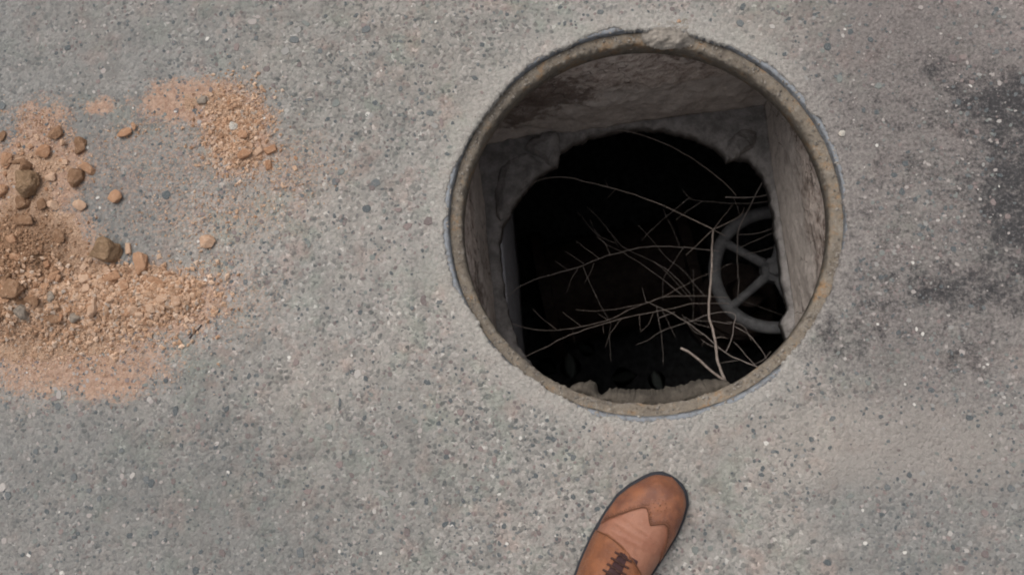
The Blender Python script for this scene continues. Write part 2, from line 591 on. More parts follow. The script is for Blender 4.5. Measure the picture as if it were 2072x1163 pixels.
# chips that catch the eye in the photograph: px, py, length, width, angle
seen = [(870, 228, 24, 14, 8), (893, 248, 10, 24, 10), (880, 255, 20, 14, -30), (624, 202, 22, 9, 0), (640, 190, 9, 11, 0), (776, 998, 34, 14, -25),
        (622, 994, 22, 14, 10), (590, 850, 9, 18, 10), (688, 815, 8, 30, 0), (710, 914, 10, 14, 0), (780, 915, 20, 14, 0), (790, 918, 12, 12, 0),
        (690, 349, 22, 14, 30), (567, 274, 16, 14, 40), (690, 348, 20, 14, 20), (510, 45, 26, 16, 0), (540, 140, 18, 14, 0), (1195, 994, 20, 10, 5),
        (1160, 1005, 18, 12, -40), (1405, 1092, 10, 17, 0), (1122, 1142, 17, 8, 0), (1192, 1040, 20, 14, -40), (300, 880, 12, 12, 0), (150, 965, 20, 20, 0),
        (250, 950, 10, 16, 10), (355, 830, 14, 26, 0), (440, 1095, 16, 11, -30), (460, 1036, 11, 13, 0), (1110, 885, 16, 10, 0), (1000, 930, 14, 16, 0),
        (1215, 25, 18, 12, 0), (740, 60, 22, 22, 0), (560, 470, 20, 12, 0), (900, 1060, 20, 12, 40), (960, 1010, 14, 10, 0), (1540, 960, 16, 12, 0)]
nchip = 0
for k in range(300):
    if k < len(seen):
        px, py, w, h, a = seen[k]
    else:
        for _ in range(60):
            px, py = rng.uniform(-10, 2085), rng.uniform(-10, 1175)
            if free_spot(*at(px, py).xy) and not (px < 430 and 430 < py < 700): break
        w = rng.choice((10, 11, 12, 13, 15, 17, 20, 24)) * rng.uniform(.9, 1.15)
        h, a = w * rng.uniform(.55, .95), rng.uniform(0, 180)
    p = at(px, py)
    s = mpp(px, py)
    o = obj('aggregate_chip', chip_lib[k % 14], None, ground)
    o.location = (p.x, p.y, gz(p.x, p.y) + .0003)
    o.rotation_euler = (0, 0, R(a))
    o.scale = (w * s, h * s, .0022)
V, Fc = [], []
lib = [chip_mesh(300 + s) for s in range(30)]
for k in range(14000):
    px, py = rng.uniform(-40, 2110), rng.uniform(-40, 1200)
    p = at(px, py)
    if not free_spot(p.x, p.y): continue
    v, f = lib[rng.randrange(30)]
    if nz(p.x * 7.5, p.y * 7.5, 40) > rng.uniform(-.25, .45): continue
    w = rng.uniform(.0032, .0082)
    if rng.random() < .12: w *= 1.5
    h, a = w * rng.uniform(.6, 1), rng.uniform(0, 6.28)
    ca, sa = math.cos(a), math.sin(a)
    z = gz(p.x, p.y) + .0001
    b = len(V)
    V += [(p.x + ca * q[0] * w - sa * q[1] * h, p.y + sa * q[0] * w + ca * q[1] * h, z + q[2] * .0013) for q in v]
    Fc += [tuple(i + b for i in t) for t in f]
fine = obj('fine_aggregate', mesh('fine_aggregate', V, Fc, False), CHIP, ground)
tag(fine, None, None, None, 'stuff')

# ------------------------------------------------------------------ manhole frame
frame = empty('manhole_ring', (HC.x, HC.y, -.06))
tag(frame, 'round rusty cast iron manhole frame set in the asphalt, its cover gone', 'manhole frame')


def lathe(name, prof, mat, parent, jit, n=720, closed=True, seed=0.0):
    v, f = [], []
    m = len(prof)
    for i in range(n):
        th = 2 * math.pi * i / n
        c, s = math.cos(th), math.sin(th)
        for k, (r_, z_) in enumerate(prof):
            jr = jit[k] * (.6 * nz(c * 9, s * 9, k * .3 + seed) + .5 * nz(c * 45, s * 45, k * .7 + seed) + .35 * nz(c * 140, s * 140, k + seed))
            jz = jit[k] * (.5 * nz(c * 30, s * 30, k + 20 + seed) + .4 * nz(c * 110, s * 110, k + 40 + seed))
            v.append(((r_ + jr) * c, (r_ + jr) * s, z_ + jz + .06))
    for i in range(n):
        j = (i + 1) % n
        for k in range(m if closed else m - 1):
            l = (k + 1) % m
            f.append((i * m + k, j * m + k, j * m + l, i * m + l))
    return obj(name, mesh(name, v, f), mat, parent)


lathe('rim', [(RO + .004, -.055), (RO + .004, -.006), (RO, -.0020), (RO - .003, -.0008), (RO - .0078, -.0010), (RO - .0096, -.0030), (RO - .0105, -.0125), (RO - .0105, -.055)],
      RIM, frame, [0, 0, .0004, .0006, .0008, .0012, .0008, 0])
RI = RO - .0285
seat = lathe('seat', [(RO - .0107, -.055), (RO - .0107, -.0115), (RO - .013, -.0128), (RO - .018, -.0138), (RO - .023, -.0148), (RI + .002, -.0165), (RI, -.020), (RI + .0006, -.030),
               (RI + .001, -.058), (RI + .006, -.060)], SEAT, frame, [0, .0016, .0028, .0036, .0040, .0046, .0042, .003, 0, 0])


def blob(seed, n=2, amp=.35, freq=1.6):
    bm = bmesh.new()
    bmesh.ops.create_icosphere(bm, subdivisions=n, radius=.5)
    for v in bm.verts:
        d = 1 + amp * fbm(v.co.x * freq * 2, v.co.y * freq * 2, v.co.z * freq * 2 + seed * 3.3, 3)
        v.co *= d
    return bm


def lumps(name, spots, mat, parent, org):
    """several crumbs grown together in one crust"""
    big = bmesh.new()
    for k, (p, sx, sy, sz) in enumerate(spots):
        b = blob(k + hash(name) % 17 * 0 + len(name), 3, .45, 2.2)
        bmesh.ops.transform(b, matrix=Matrix.Translation(Vector(p) - Vector(org)) @ Matrix.Rotation(k * 1.7, 4, 'Z') @ Matrix.Diagonal((sx, sy, sz, 1)), verts=b.verts)
        t = bpy.data.meshes.new('t')
        b.to_mesh(t)
        b.free()
        big.from_mesh(t)
        bpy.data.meshes.remove(t)
    return obj(name, bm_mesh(big, name, True), mat, parent)


OCTA = [(1, 0, 0), (0, 1, 0), (-1, 0, 0), (0, -1, 0), (0, 0, 1), (0, 0, -1)]
OF = [(0, 1, 4), (1, 2, 4), (2, 3, 4), (3, 0, 4), (1, 0, 5), (2, 1, 5), (3, 2, 5), (0, 3, 5)]


def crumb(V, Fc, x, y, z, s, flatz=.7):
    b = len(V)
    a = rng.uniform(0, 6.28)
    ca, sa, e = math.cos(a), math.sin(a), rng.uniform(.6, 1)
    for q in OCTA:
        u, w, t = (q[0] + rng.uniform(-.3, .3)) * s, (q[1] + rng.uniform(-.3, .3)) * s * e, (q[2] + rng.uniform(-.3, .3)) * s * flatz
        V.append((x + ca * u - sa * w, y + sa * u + ca * w, z + t))
    Fc += [tuple(i + b for i in t) for t in OF]


def lip_z(rr):
    return -.002 if rr > RO - .009 else -.0135


# a tongue of gritty mortar spilled over the far side of the frame
V, Fc, E = [], [], {}
GN = 46
c0 = at(1356, 62)
for j in range(GN + 1):
    for i in range(GN + 1):
        u, w = i / GN * 2 - 1, j / GN * 2 - 1
        x, y = c0.x + u * .048, c0.y + w * .027
        e = max(0.0, 1 - (u * u) ** 1.2 - (w * w) ** 1.3 + .5 * fbm(x * 70, y * 70, 3, 3) * max(0, 1 - max(abs(u), abs(w)) ** 4))
        E[i, j] = e
        z = -.019 + .0195 * min(1, e * 1.3) ** .7 + .0022 * fbm(x * 190, y * 190, 1, 3)
        V.append((x - HC.x, y - HC.y, z + .06))
for j in range(GN):
    for i in range(GN):
        a = j * (GN + 1) + i
        if min(E[i, j], E[i + 1, j], E[i, j + 1], E[i + 1, j + 1]) > .03:
            Fc.append((a, a + 1, a + GN + 2, a + GN + 1))
obj('mortar_clump', mesh('mortar_clump', V, Fc), MORTAR, frame)
V, Fc = [], []
for k in range(2600):
    th = rng.uniform(0, 2 * math.pi)
    dens = .25 + .75 * max(0, .5 + 1.2 * nz(math.cos(th) * 5, math.sin(th) * 5, 8)) + .6 * (1 - bare(th))
    deg = math.degrees(th)
    if 200 < deg < 262 or 315 < deg < 352: dens += .5
    if rng.random() > dens * .75: continue
    rr = RO - .012 * rng.random() ** .8 + .002 if rng.random() < .62 else RO - rng.uniform(.012, .026)
    s_ = (.0008 + .0026 * rng.random() ** 2.5)
    crumb(V, Fc, rr * math.cos(th), rr * math.sin(th), .06 + lip_z(rr) + s_ * .3, s_)
tag(obj('mortar_grit', mesh('mortar_grit', V, Fc, False), MORTAR, frame), kind='stuff')

# ------------------------------------------------------------------ shaft: four upper walls, broken slab, chamber
SD = .46
sc_ = at(1316, 447)
ROT = R(6.5)
HALF = (at(1690, 447) - at(942, 447)).length / 2 + .001
ux, uy = Vector((math.cos(ROT), math.sin(ROT), 0)), Vector((-math.sin(ROT), math.cos(ROT), 0))
shaft = empty('manhole_shaft', (sc_.x, sc_.y, -2.4))
tag(shaft, 'stained square concrete shaft under the round frame, opening into a dark chamber', 'manhole shaft')
SO = shaft.location


def wall_block(name, c, u, n, w, z0, z1, th, mat, amp, nu=120, nv=70, seed=0.0):
    """block with a rough front: c foot of front face, u along, n towards the viewer"""
    v, f = [], []
    for j in range(nv + 1):
        z = z0 + (z1 - z0) * j / nv
        for i in range(nu + 1):
            a = (i / nu - .5) * w
            e = min(1, min(i, nu - i) / 3, min(j, nv - j) / 2 + .3)
            d = amp * e * (fbm(a * 9 + seed, z * 9, seed, 4) + .35 * nz(a * 70, z * 70, seed))
            p = c + u * a + n * d
            v.append((p.x - SO.x, p.y - SO.y, z - SO.z))
    for j in range(nv):
        for i in range(nu):
            a = j * (nu + 1) + i
            f.append((a, a + 1, a + nu + 2, a + nu + 1))
    b = len(v)
    for (i, z) in ((-.5, z0), (.5, z0), (.5, z1), (-.5, z1)):
        p = c + u * (i * w) - n * th
        v.append((p.x - SO.x, p.y - SO.y, z - SO.z))
    f.append((b + 3, b + 2, b + 1, b))
    lo = list(range(nu + 1))
    hi = [nv * (nu + 1) + i for i in range(nu + 1)]
    le = [j * (nu + 1) for j in range(nv + 1)]
    ri = [j * (nu + 1) + nu for j in range(nv + 1)]
    f.append(tuple([b, b + 1] + lo[::-1]))
    f.append(tuple([b + 2, b + 3] + hi))
    f.append(tuple([b + 3, b] + le))
    f.append(tuple([b + 1, b + 2] + ri[::-1]))
    me = mesh(name, v, f, False)
    me.polygons.foreach_set('use_smooth', [len(p.vertices) == 4 and p.index < nu * nv for p in me.polygons])
    return obj(name, me, mat, shaft)


HT = HALF + .012                           # the far wall stands a little behind the frame
w_full = 2 * HALF + .24
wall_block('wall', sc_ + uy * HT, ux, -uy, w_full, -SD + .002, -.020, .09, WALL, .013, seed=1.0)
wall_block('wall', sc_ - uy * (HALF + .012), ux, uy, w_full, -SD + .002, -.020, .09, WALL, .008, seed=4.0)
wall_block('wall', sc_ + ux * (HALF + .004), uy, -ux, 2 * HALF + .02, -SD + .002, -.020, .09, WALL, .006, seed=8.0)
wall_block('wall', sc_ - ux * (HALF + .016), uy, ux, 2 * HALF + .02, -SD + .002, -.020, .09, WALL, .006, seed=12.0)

# slab with the rough hole
hole = [(1290, 254), (1345, 257), (1400, 271), (1448, 291), (1466, 306), (1474, 321), (1490, 314), (1518, 318), (1543, 345), (1560, 385), (1569, 430), (1577, 500),
        (1587, 575), (1600, 628), (1586, 640), (1583, 652), (1596, 690), (1580, 735), (1540, 780), (1470, 815), (1400, 832), (1300, 838), (1210, 826),
        (1140, 795), (1085, 750), (1048, 700), (1032, 650), (1021, 605), (1012, 545), (1009, 492), (1016, 455), (1040, 408), (1066, 374), (1090, 348), (1114, 337), (1128, 328),
        (1131, 303), (1150, 290), (1200, 269), (1245, 258)]
hp = [at(x, y, SD) for x, y in hole]
pts = []
for i in range(len(hp)):
    a, b = hp[i], hp[(i + 1) % len(hp)]
    nseg = max(2, int((b - a).length / .0035))
    for k in range(nseg):
        p = a.lerp(b, k / nseg)
        j = .0030 * fbm(p.x * 60, p.y * 60, 2, 3) + .0040 * abs(nz(p.x * 260, p.y * 260, 2)) * (1 if nz(p.x * 25, p.y * 25, 7) > -.1 else .3)
        d = (p - sum(hp, Vector()) / len(hp)).normalized()
        pts.append(p + d * j)
hc = sum(hp, Vector()) / len(hp)
N = len(pts)
V, Fc = [], []
rings = [(0, -.050, 0), (0, -.020, 0), (0, -.006, .002), (.012, 0, .004), (.03, .001, .006), (.06, .002, .008), (.10, .002, .008), (.16, .002, .006), (.30, 0, 0), (1.05, 0, 0), (1.05, -.05, 0)]
for q, (off, dz, am) in enumerate(rings):
    for p in pts:
        d = (p - hc)
        d.z = 0
        d.normalize()
        if off > 1:
            s = 1.0 / max(abs(d.x), abs(d.y))
            x, y = hc.x + d.x * s, hc.y + d.y * s
        else:
            x, y = p.x + d.x * off, p.y + d.y * off
        jj = .004 * nz(p.x * 50, p.y * 50, q * .9) if 0 < q < 3 else 0
        z = -SD + dz + am * fbm(x * 22, y * 22, 6, 4)
        V.append((x + d.x * jj - SO.x, y + d.y * jj - SO.y, z - SO.z))
for q in range(len(rings)):
    t = (q + 1) % len(rings)
    for i in range(N):
        j = (i + 1) % N
        Fc.append((q * N + i, q * N + j, t * N + j, t * N + i))
obj('broken_slab', mesh('broken_slab', V, Fc), SLAB, shaft)


def crag(name, px, py, depth, sx, sy, sz, rot, mat, seed, parent):
    b = blob(seed, 4, .30, 1.1)
    for v in b.verts:
        v.co += v.co.normalized() * (.05 * fbm(v.co.x * 9, v.co.y * 9, v.co.z * 9 + seed, 3))
        v.co.z = v.co.z * (.55 if v.co.z > 0 else 1)
    p = at(px, py, depth) - SO
    bmesh.ops.transform(b, matrix=Matrix.Translation(p) @ Matrix.Rotation(R(rot), 4, 'Z') @ Matrix.Diagonal((sx, sy, sz, 1)), verts=b.verts)
    return obj(name, bm_mesh(b, name, True), mat, parent)




def wedge(plan, mat, seed, rise):
    """broken tongue of concrete jutting from the slab into the hole"""
    bm = bmesh.new()
    c = (sum(p[0] for p in plan) / len(plan), sum(p[1] for p in plan) / len(plan))
    rows = []
    for k, dep in ((.80, SD + .045), (1.0, SD + .012), (.97, SD - rise * .35), (.55, SD - rise)):
        rows.append([bm.verts.new(at(c[0] + (x - c[0]) * k, c[1] + (y - c[1]) * k, dep) - SO) for x, y in plan])
    n = len(plan)
    for a, b in zip(rows, rows[1:]):
        for i in range(n):
            bm.faces.new((a[i], a[(i + 1) % n], b[(i + 1) % n], b[i]))
    bm.faces.new(rows[0][::-1])
    bm.faces.new(rows[-1])
    bmesh.ops.triangulate(bm, faces=bm.faces)
    for _ in range(3):
        bmesh.ops.subdivide_edges(bm, edges=bm.edges[:], cuts=1, use_grid_fill=True, smooth=.25)
    for v in bm.verts:
        q = v.co * 55
        v.co += Vector((fbm(q.x, q.y, q.z + seed, 3), fbm(q.y, q.z, q.x + seed, 3), fbm(q.z, q.x, q.y + seed, 3))) * .004
    return obj('concrete_lump', bm_mesh(bm, 'concrete_lump', True), mat, shaft)


wedge([(1062, 300), (1088, 272), (1128, 266), (1131, 300), (1130, 322), (1116, 337), (1098, 322)], SLAB, 3, .022)
wedge([(1474, 285), (1500, 262), (1530, 268), (1526, 292), (1500, 312), (1482, 324), (1471, 314)], SLAB, 8, .020)
wedge([(1000, 405), (1015, 340), (1058, 308), (1098, 332), (1072, 366), (1036, 412), (1012, 448)], SLAB, 5, .014)
crag('concrete_lump', 1600, 652, SD + .012, .026, .048, .05, 0, SLAB, 11, shaft)


def box_part(name, c, sx, sy, sz, mat, rot=0.0, parent=shaft):
    bm = bmesh.new()
    bmesh.ops.create_cube(bm, size=1)
    bmesh.ops.transform(bm, matrix=Matrix.Translation(Vector(c) - SO) @ Matrix.Rotation(rot, 4, 'Z') @ Matrix.Diagonal((sx, sy, sz, 1)), verts=bm.verts)
    bmesh.ops.bevel(bm, geom=bm.edges[:], offset=.006, segments=2, affect='EDGES')
    bmesh.ops.subdivide_edges(bm, edges=[e for e in bm.edges if e.calc_length() > .05], cuts=6, use_grid_fill=True)
    for v in bm.verts:
        v.co += Vector((nz(v.co.x * 9, v.co.y * 9, v.co.z * 9), nz(v.co.y * 9, v.co.z * 9, v.co.x * 9), 0)) * .003
    return obj(name, bm_mesh(bm, name, True), mat, parent)


# neck beam under the slab at the left, chamber walls, floor
nl = at(1011, 520, SD)
box_part('neck_beam', nl - ux * .055 + Vector((0, 0, -.275)) + uy * -.02, .11, .95, .44, NECK, ROT - R(1.5))
CD = 1.95
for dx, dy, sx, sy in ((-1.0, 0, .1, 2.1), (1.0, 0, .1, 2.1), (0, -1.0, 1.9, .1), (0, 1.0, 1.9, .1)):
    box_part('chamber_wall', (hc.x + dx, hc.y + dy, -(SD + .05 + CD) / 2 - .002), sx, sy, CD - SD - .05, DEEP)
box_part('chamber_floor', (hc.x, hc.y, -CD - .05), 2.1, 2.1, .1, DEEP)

# crumbling mortar band just under the frame at the near side
V, Fc = [], []
NA, NC = 300, 30
for i in range(NA + 1):
    t = i / NA
    th = R(246 + 52 * t)
    c, s = math.cos(th), math.sin(th)
    gate = min(1, t / .10, (1 - t) / .16)
    dip = 1 - .85 * math.exp(-((t - .20) / .045) ** 2)
    pr = (.006 + .019 * max(0, gate) ** .7 * dip) + .0035 * fbm(c * 30, s * 30, 1, 4) * (gate + .2)
    for k in range(NC):
        a = math.pi * 2 * k / NC
        rr = RI + .012 - (pr + .012) * (.5 - .5 * math.cos(a))
        x_, y_, z_ = rr * c, rr * s, -.092 + .030 * math.sin(a)
        g_ = fbm(x_ * 45, y_ * 45, z_ * 45, 3)
        z = z_ + .004 * g_
        rr += .0018 * fbm(x_ * 110, y_ * 110, z_ * 110 + 5, 2)
        V.append((HC.x + rr * c - SO.x, HC.y + rr * s - SO.y, z - SO.z))
for i in range(NA):
    for k in range(NC):
        l = (k + 1) % NC
        Fc.append((i * NC + k, (i + 1) * NC + k, (i + 1) * NC + l, i * NC + l))
Fc += [tuple(range(NC)), tuple(NA * NC + k for k in range(NC))[::-1]]
obj('mortar_ledge', mesh('mortar_ledge', V, Fc), LEDGE, shaft)


# ------------------------------------------------------------------ valve with hand wheel
def tube_mesh(name, path, radii_, n=8, cap=True, rough=0.0, seed=0):
    v, f = [], []
    m = len(path)
    up = Vector((0, 0, 1))
    for i, p in enumerate(path):
        t = (path[min(i + 1, m - 1)] - path[max(i - 1, 0)]).normalized()
        a = t.cross(up)
        if a.length < 1e-4: a = t.cross(Vector((1, 0, 0)))
        a.normalize()
        b = t.cross(a)
        for k in range(n):
            q = 2 * math.pi * k / n
            rr = radii_[i] * (1 + rough * nz(i * .7, k * 1.3, seed))
            v.append(p + a * (math.cos(q) * rr) + b * (math.sin(q) * rr))
    for i in range(m - 1):
        for k in range(n):
            l = (k + 1) % n
            f.append((i * n + k, i * n + l, (i + 1) * n + l, (i + 1) * n + k))
    if cap: f += [tuple(range(n))[::-1], tuple((m - 1) * n + k for k in range(n))]
    return mesh(name, v, f)


WD = .88
wc = at(1566, 546, WD)
WR = mpp(1566, 546, WD) * 118
valve = empty('gate_valve', (wc.x, wc.y, -CD))
tag(valve, 'dusty grey gate valve with a five-spoked handwheel down in the shaft', 'valve')
hw = empty('handwheel', (0, 0, CD - WD))
hw.parent = valve
hw.rotation_euler = (R(3), R(-4), 0)
rimp = [Vector((math.cos(2 * math.pi * i / 72), math.sin(2 * math.pi * i / 72), 0)) * WR for i in range(72)]
v, f = [], []
for i, p in enumerate(rimp):
    d = p.normalized()
    for k in range(14):
        q = 2 * math.pi * k / 14
        rr = .0155 + .0012 * nz(i * .2, k * .6, 1)
        v.append(p + d * (math.cos(q) * rr) + Vector((0, 0, math.sin(q) * rr * .85)))
for i in range(72):
    for k in range(14):
        f.append((i * 14 + k, ((i + 1) % 72) * 14 + k, ((i + 1) % 72) * 14 + (k + 1) % 14, i * 14 + (k + 1) % 14))
obj('wheel_rim', mesh('wheel_rim', v, f), WHEEL, hw)
for a in (149, 221, 293, 5, 77):
    d = Vector((math.cos(R(a)), math.sin(R(a)), 0))
    path = [d * (.018 + (WR - .022) * t) + Vector((0, 0, .010 * (1 - t))) for t in (0, .25, .5, .75, 1)]
    obj('spoke', tube_mesh('spoke', path, [.0140, .0118, .0105, .0105, .0125], 10), WHEEL, hw)


def cyl(name, r0, r1, z0, z1, n, mat, parent, loc=(0, 0, 0), bev=.002):
    bm = bmesh.new()
    bmesh.ops.create_cone(bm, cap_ends=True, segments=n, radius1=r0, radius2=r1, depth=z1 - z0)
    bmesh.ops.transform(bm, matrix=Matrix.Translation(Vector((0, 0, (z0 + z1) / 2))), verts=bm.verts)
    bmesh.ops.bevel(bm, geom=[e for e in bm.edges if abs(e.verts[0].co.z - e.verts[1].co.z) < 1e-6], offset=bev, segments=2, affect='EDGES')
    o = obj(name, bm_mesh(bm, name), mat, parent, loc)
    return o


cyl('hub', .034, .029, -.022, .022, 32, WHEEL, hw)
cyl('nut', .0165, .0165, .022, .038, 6, WHEEL, hw)
cyl('stem', .014, .014, CD - WD - .55, CD - WD - .020, 20, RUST, valve)
cyl('bonnet', .06, .045, CD - WD - .62, CD - WD - .40, 28, RUST, valve)
cyl('bonnet_flange', .11, .11, CD - WD - .65, CD - WD - .62, 36, RUST, valve)
cyl('valve_body', .10, .12, CD - WD - 1.0, CD - WD - .65, 36, RUST, valve)
cyl('foot', .13, .13, 0, CD - WD - 1.0, 36, RUST, valve)

# big pipe lying in the dark
pc = at(1250, 545, 1.5)
pipe = empty('rusty_pipe', (pc.x, pc.y, -CD))
tag(pipe, 'thick rusty pipe lying across the dark bottom of the chamber', 'pipe')
PR = .17
bm = bmesh.new()
bmesh.ops.create_cone(bm, cap_ends=True, segments=40, radius1=PR, radius2=PR, depth=.5)
bmesh.ops.transform(bm, matrix=Matrix.Translation((0, 0, PR + .02)) @ Matrix.Rotation(R(90), 4, 'Y'), verts=bm.verts)
obj('pipe_barrel', bm_mesh(bm, 'pipe_barrel'), RUST, pipe)
for sx in (-1, 1):
    bm = bmesh.new()
    bmesh.ops.create_cone(bm, cap_ends=True, segments=40, radius1=PR + .045, radius2=PR + .045, depth=.035)
    bmesh.ops.transform(bm, matrix=Matrix.Translation((sx * .235, 0, PR + .04)) @ Matrix.Rotation(R(90), 4, 'Y'), verts=bm.verts)
    obj('flange', bm_mesh(bm, 'flange'), RUST, pipe)
pipe.rotation_euler = (0, 0, R(12))


# ------------------------------------------------------------------ dead branches
def smooth_path(P, step=.006):
    out = []
    n = len(P)
    for i in range(n - 1):
        p0, p1, p2, p3 = P[max(i - 1, 0)], P[i], P[i + 1], P[min(i + 2, n - 1)]
        k = max(2, int((p2 - p1).length / step))
        for j in range(k):
            t = j / k
            out.append(.5 * ((2 * p1) + (p2 - p0) * t + (2 * p0 - 5 * p1 + 4 * p2 - p3) * t * t + (3 * p1 - p0 - 3 * p2 + p3) * t ** 3))
    out.append(P[-1])
    return out


def limb(name, pts_, d0, d1, r0, r1, mat, parent, seed):
    """pts_ seen pixels; depth runs d0..d1, radius (mm) runs r0..r1"""
    n = len(pts_)
    P = []
    L = [0.0]
    for a, b in zip(pts_, pts_[1:]): L.append(L[-1] + math.dist(a, b))
    for q, l in zip(pts_, L):
        P.append(at(q[0], q[1], d0 + (d1 - d0) * l / L[-1]) - parent.location)
    S = smooth_path(P)
    m = len(S)
    S = [p + Vector((nz(i * .22, seed, 1), nz(i * .22, seed, 2), nz(i * .22, seed, 3))) * .0016 for i, p in enumerate(S)]
    rr = [(r0 + (r1 - r0) * i / (m - 1)) * (.00054 if r0 > 3.5 else .00041) * (1 + .22 * max(0, nz(i * .35, seed * 1.7, 5))) for i in range(m)]
    return obj(name, tube_mesh(name, S, rr, 7, True, .12, seed), mat, parent)


BR_GROUP = 'dead branches tangled in the shaft'


def branch(label, stem, twigs, mat=BARK2):
    px, py = stem[0][0]
    base = at(px, py, stem[1])
    e = empty('dead_branch', base)
    tag(e, label, 'branch', BR_GROUP)
    limb('stem', stem[0], *stem[1:], mat, e, branch.k)
    branch.k += 1
    for t in twigs:
        limb('twig', t[0], *t[1:], mat, e, branch.k)
        branch.k += 1
    return e


branch.k = 0
branch('thickest pale forked branch rising from the near rim to a knot beside the handwheel',
       ([(1473, 784), (1460, 752), (1451, 724), (1447, 688), (1438, 654), (1434, 622), (1439, 560), (1441, 505), (1443, 464)], .28, .56, 5.0, 3.6),
       [([(1466, 769), (1434, 746), (1410, 724), (1392, 711), (1377, 704)], .29, .27, 4.6, 3.8),
        ([(1443, 464), (1380, 434), (1330, 411), (1258, 386), (1190, 369), (1155, 360), (1121, 359), (1093, 364), (1056, 383)], .56, .50, 2.5, 1.6),
        ([(1443, 464), (1470, 452), (1497, 437), (1506, 420)], .56, .58, 2.0, 1.2), ([(1443, 464), (1469, 478)], .56, .58, 2.0, 1.3),
        ([(1444, 463), (1414, 492), (1387, 517)], .56, .60, 1.6, 1.0), ([(1446, 684), (1460, 682), (1473, 685)], .36, .38, 1.6, 1.2),
        ([(1443, 464), (1462, 440), (1483, 415)], .56, .6, 1.3, .9), ([(1230, 378), (1224, 362)], .52, .53, 1.0, .7), ([(1245, 384), (1228, 402)], .52, .56, 1.0, .7)], BARK)
branch('long arching twig from the left edge of the hole to the left of the handwheel',
       ([(1018, 609), (1050, 581), (1084, 565), (1128, 552), (1169, 541), (1213, 523), (1268, 507), (1298, 501), (1335, 498), (1376, 500), (1455, 508)], .49, .70, 1.7, 2.3),
       [([(1213, 523), (1163, 486)], .56, .58, 1.2, .8), ([(1182, 533), (1143, 508)], .55, .56, 1.1, .8), ([(1148, 545), (1124, 528)], .54, .55, 1.1, .9),
        ([(1169, 543), (1157, 563), (1147, 592)], .55, .60, 1.1, .8), ([(1202, 532), (1193, 555), (1182, 574)], .56, .6, 1.1, .8),
        ([(1180, 540), (1191, 566), (1217, 622), (1235, 651), (1233, 674), (1236, 731)], .55, .66, 1.3, .8), ([(1235, 516), (1224, 492), (1206, 480)], .57, .58, 1.1, .8),
        ([(1383, 502), (1360, 535), (1342, 566), (1342, 607)], .65, .72, 1.2, .8)])
branch('thin straight twig slanting down right below the long arching twig',
       ([(1169, 430), (1194, 459), (1220, 489), (1246, 504), (1268, 515), (1305, 539), (1342, 566), (1379, 596)], .66, .70, .9, 1.4),
       [([(1194, 444), (1202, 463), (1217, 480), (1244, 491)], .66, .66, .8, 1.0), ([(1342, 566), (1370, 590), (1385, 600)], .69, .7, .9, .7)])
branch('slanting twig starting highest in the middle of the black hole',
       ([(1187, 418), (1209, 439), (1235, 470), (1261, 500), (1298, 518), (1342, 540), (1372, 566), (1398, 596)], .68, .72, .9, 1.4),
       [([(1320, 528), (1350, 552), (1402, 610)], .70, .72, 1.0, .8), ([(1240, 477), (1252, 500)], .69, .7, .8, .6)])
branch('short faint slanting twig just left of the forked branch',
       ([(1291, 455), (1324, 491), (1350, 522), (1383, 548), (1405, 574), (1427, 600)], .72, .74, .9, 1.3),
       [([(1342, 424), (1352, 446), (1364, 470), (1376, 502)], .70, .70, .9, .8), ([(1402, 545), (1404, 600), (1402, 648)], .72, .74, .9, .7)])
branch('upper of two long twigs sweeping across the lower part of the hole',
       ([(1028, 652), (1065, 663), (1098, 668), (1128, 668), (1158, 664), (1202, 655), (1239, 644), (1268, 629), (1305, 614), (1335, 603), (1368, 599), (1424, 599), (1474, 602)], .49, .76, 1.7, 2.2),
       [([(1126, 667), (1100, 646), (1077, 625)], .53, .56, 1.3, 1.0), ([(1176, 660), (1139, 632)], .54, .56, 1.2, .9), ([(1158, 664), (1163, 694)], .54, .58, 1.0, .8),
        ([(1305, 614), (1246, 625), (1202, 629), (1165, 626)], .65, .58, 1.6, .9), ([(1230, 647), (1209, 634)], .58, .6, .9, .7), ([(1340, 602), (1402, 568), (1442, 550), (1482, 532)], .68, .74, 1.3, .9)], BARK)
branch('lower of two long twigs, straight at its left end above the mortar ledge',
       ([(1056, 724), (1102, 703), (1154, 677), (1202, 661), (1235, 651), (1276, 640), (1313, 633), (1368, 622), (1405, 614), (1474, 614)], .44, .76, 1.7, 2.2),
       [([(1256, 646), (1235, 676), (1224, 703)], .56, .6, 1.1, .8), ([(1220, 656), (1222, 677)], .55, .57, .9, .7), ([(1294, 637), (1296, 672)], .58, .6, 1.1, .8),
        ([(1322, 632), (1313, 655), (1296, 672)], .60, .62, 1.0, .8)], BARK)
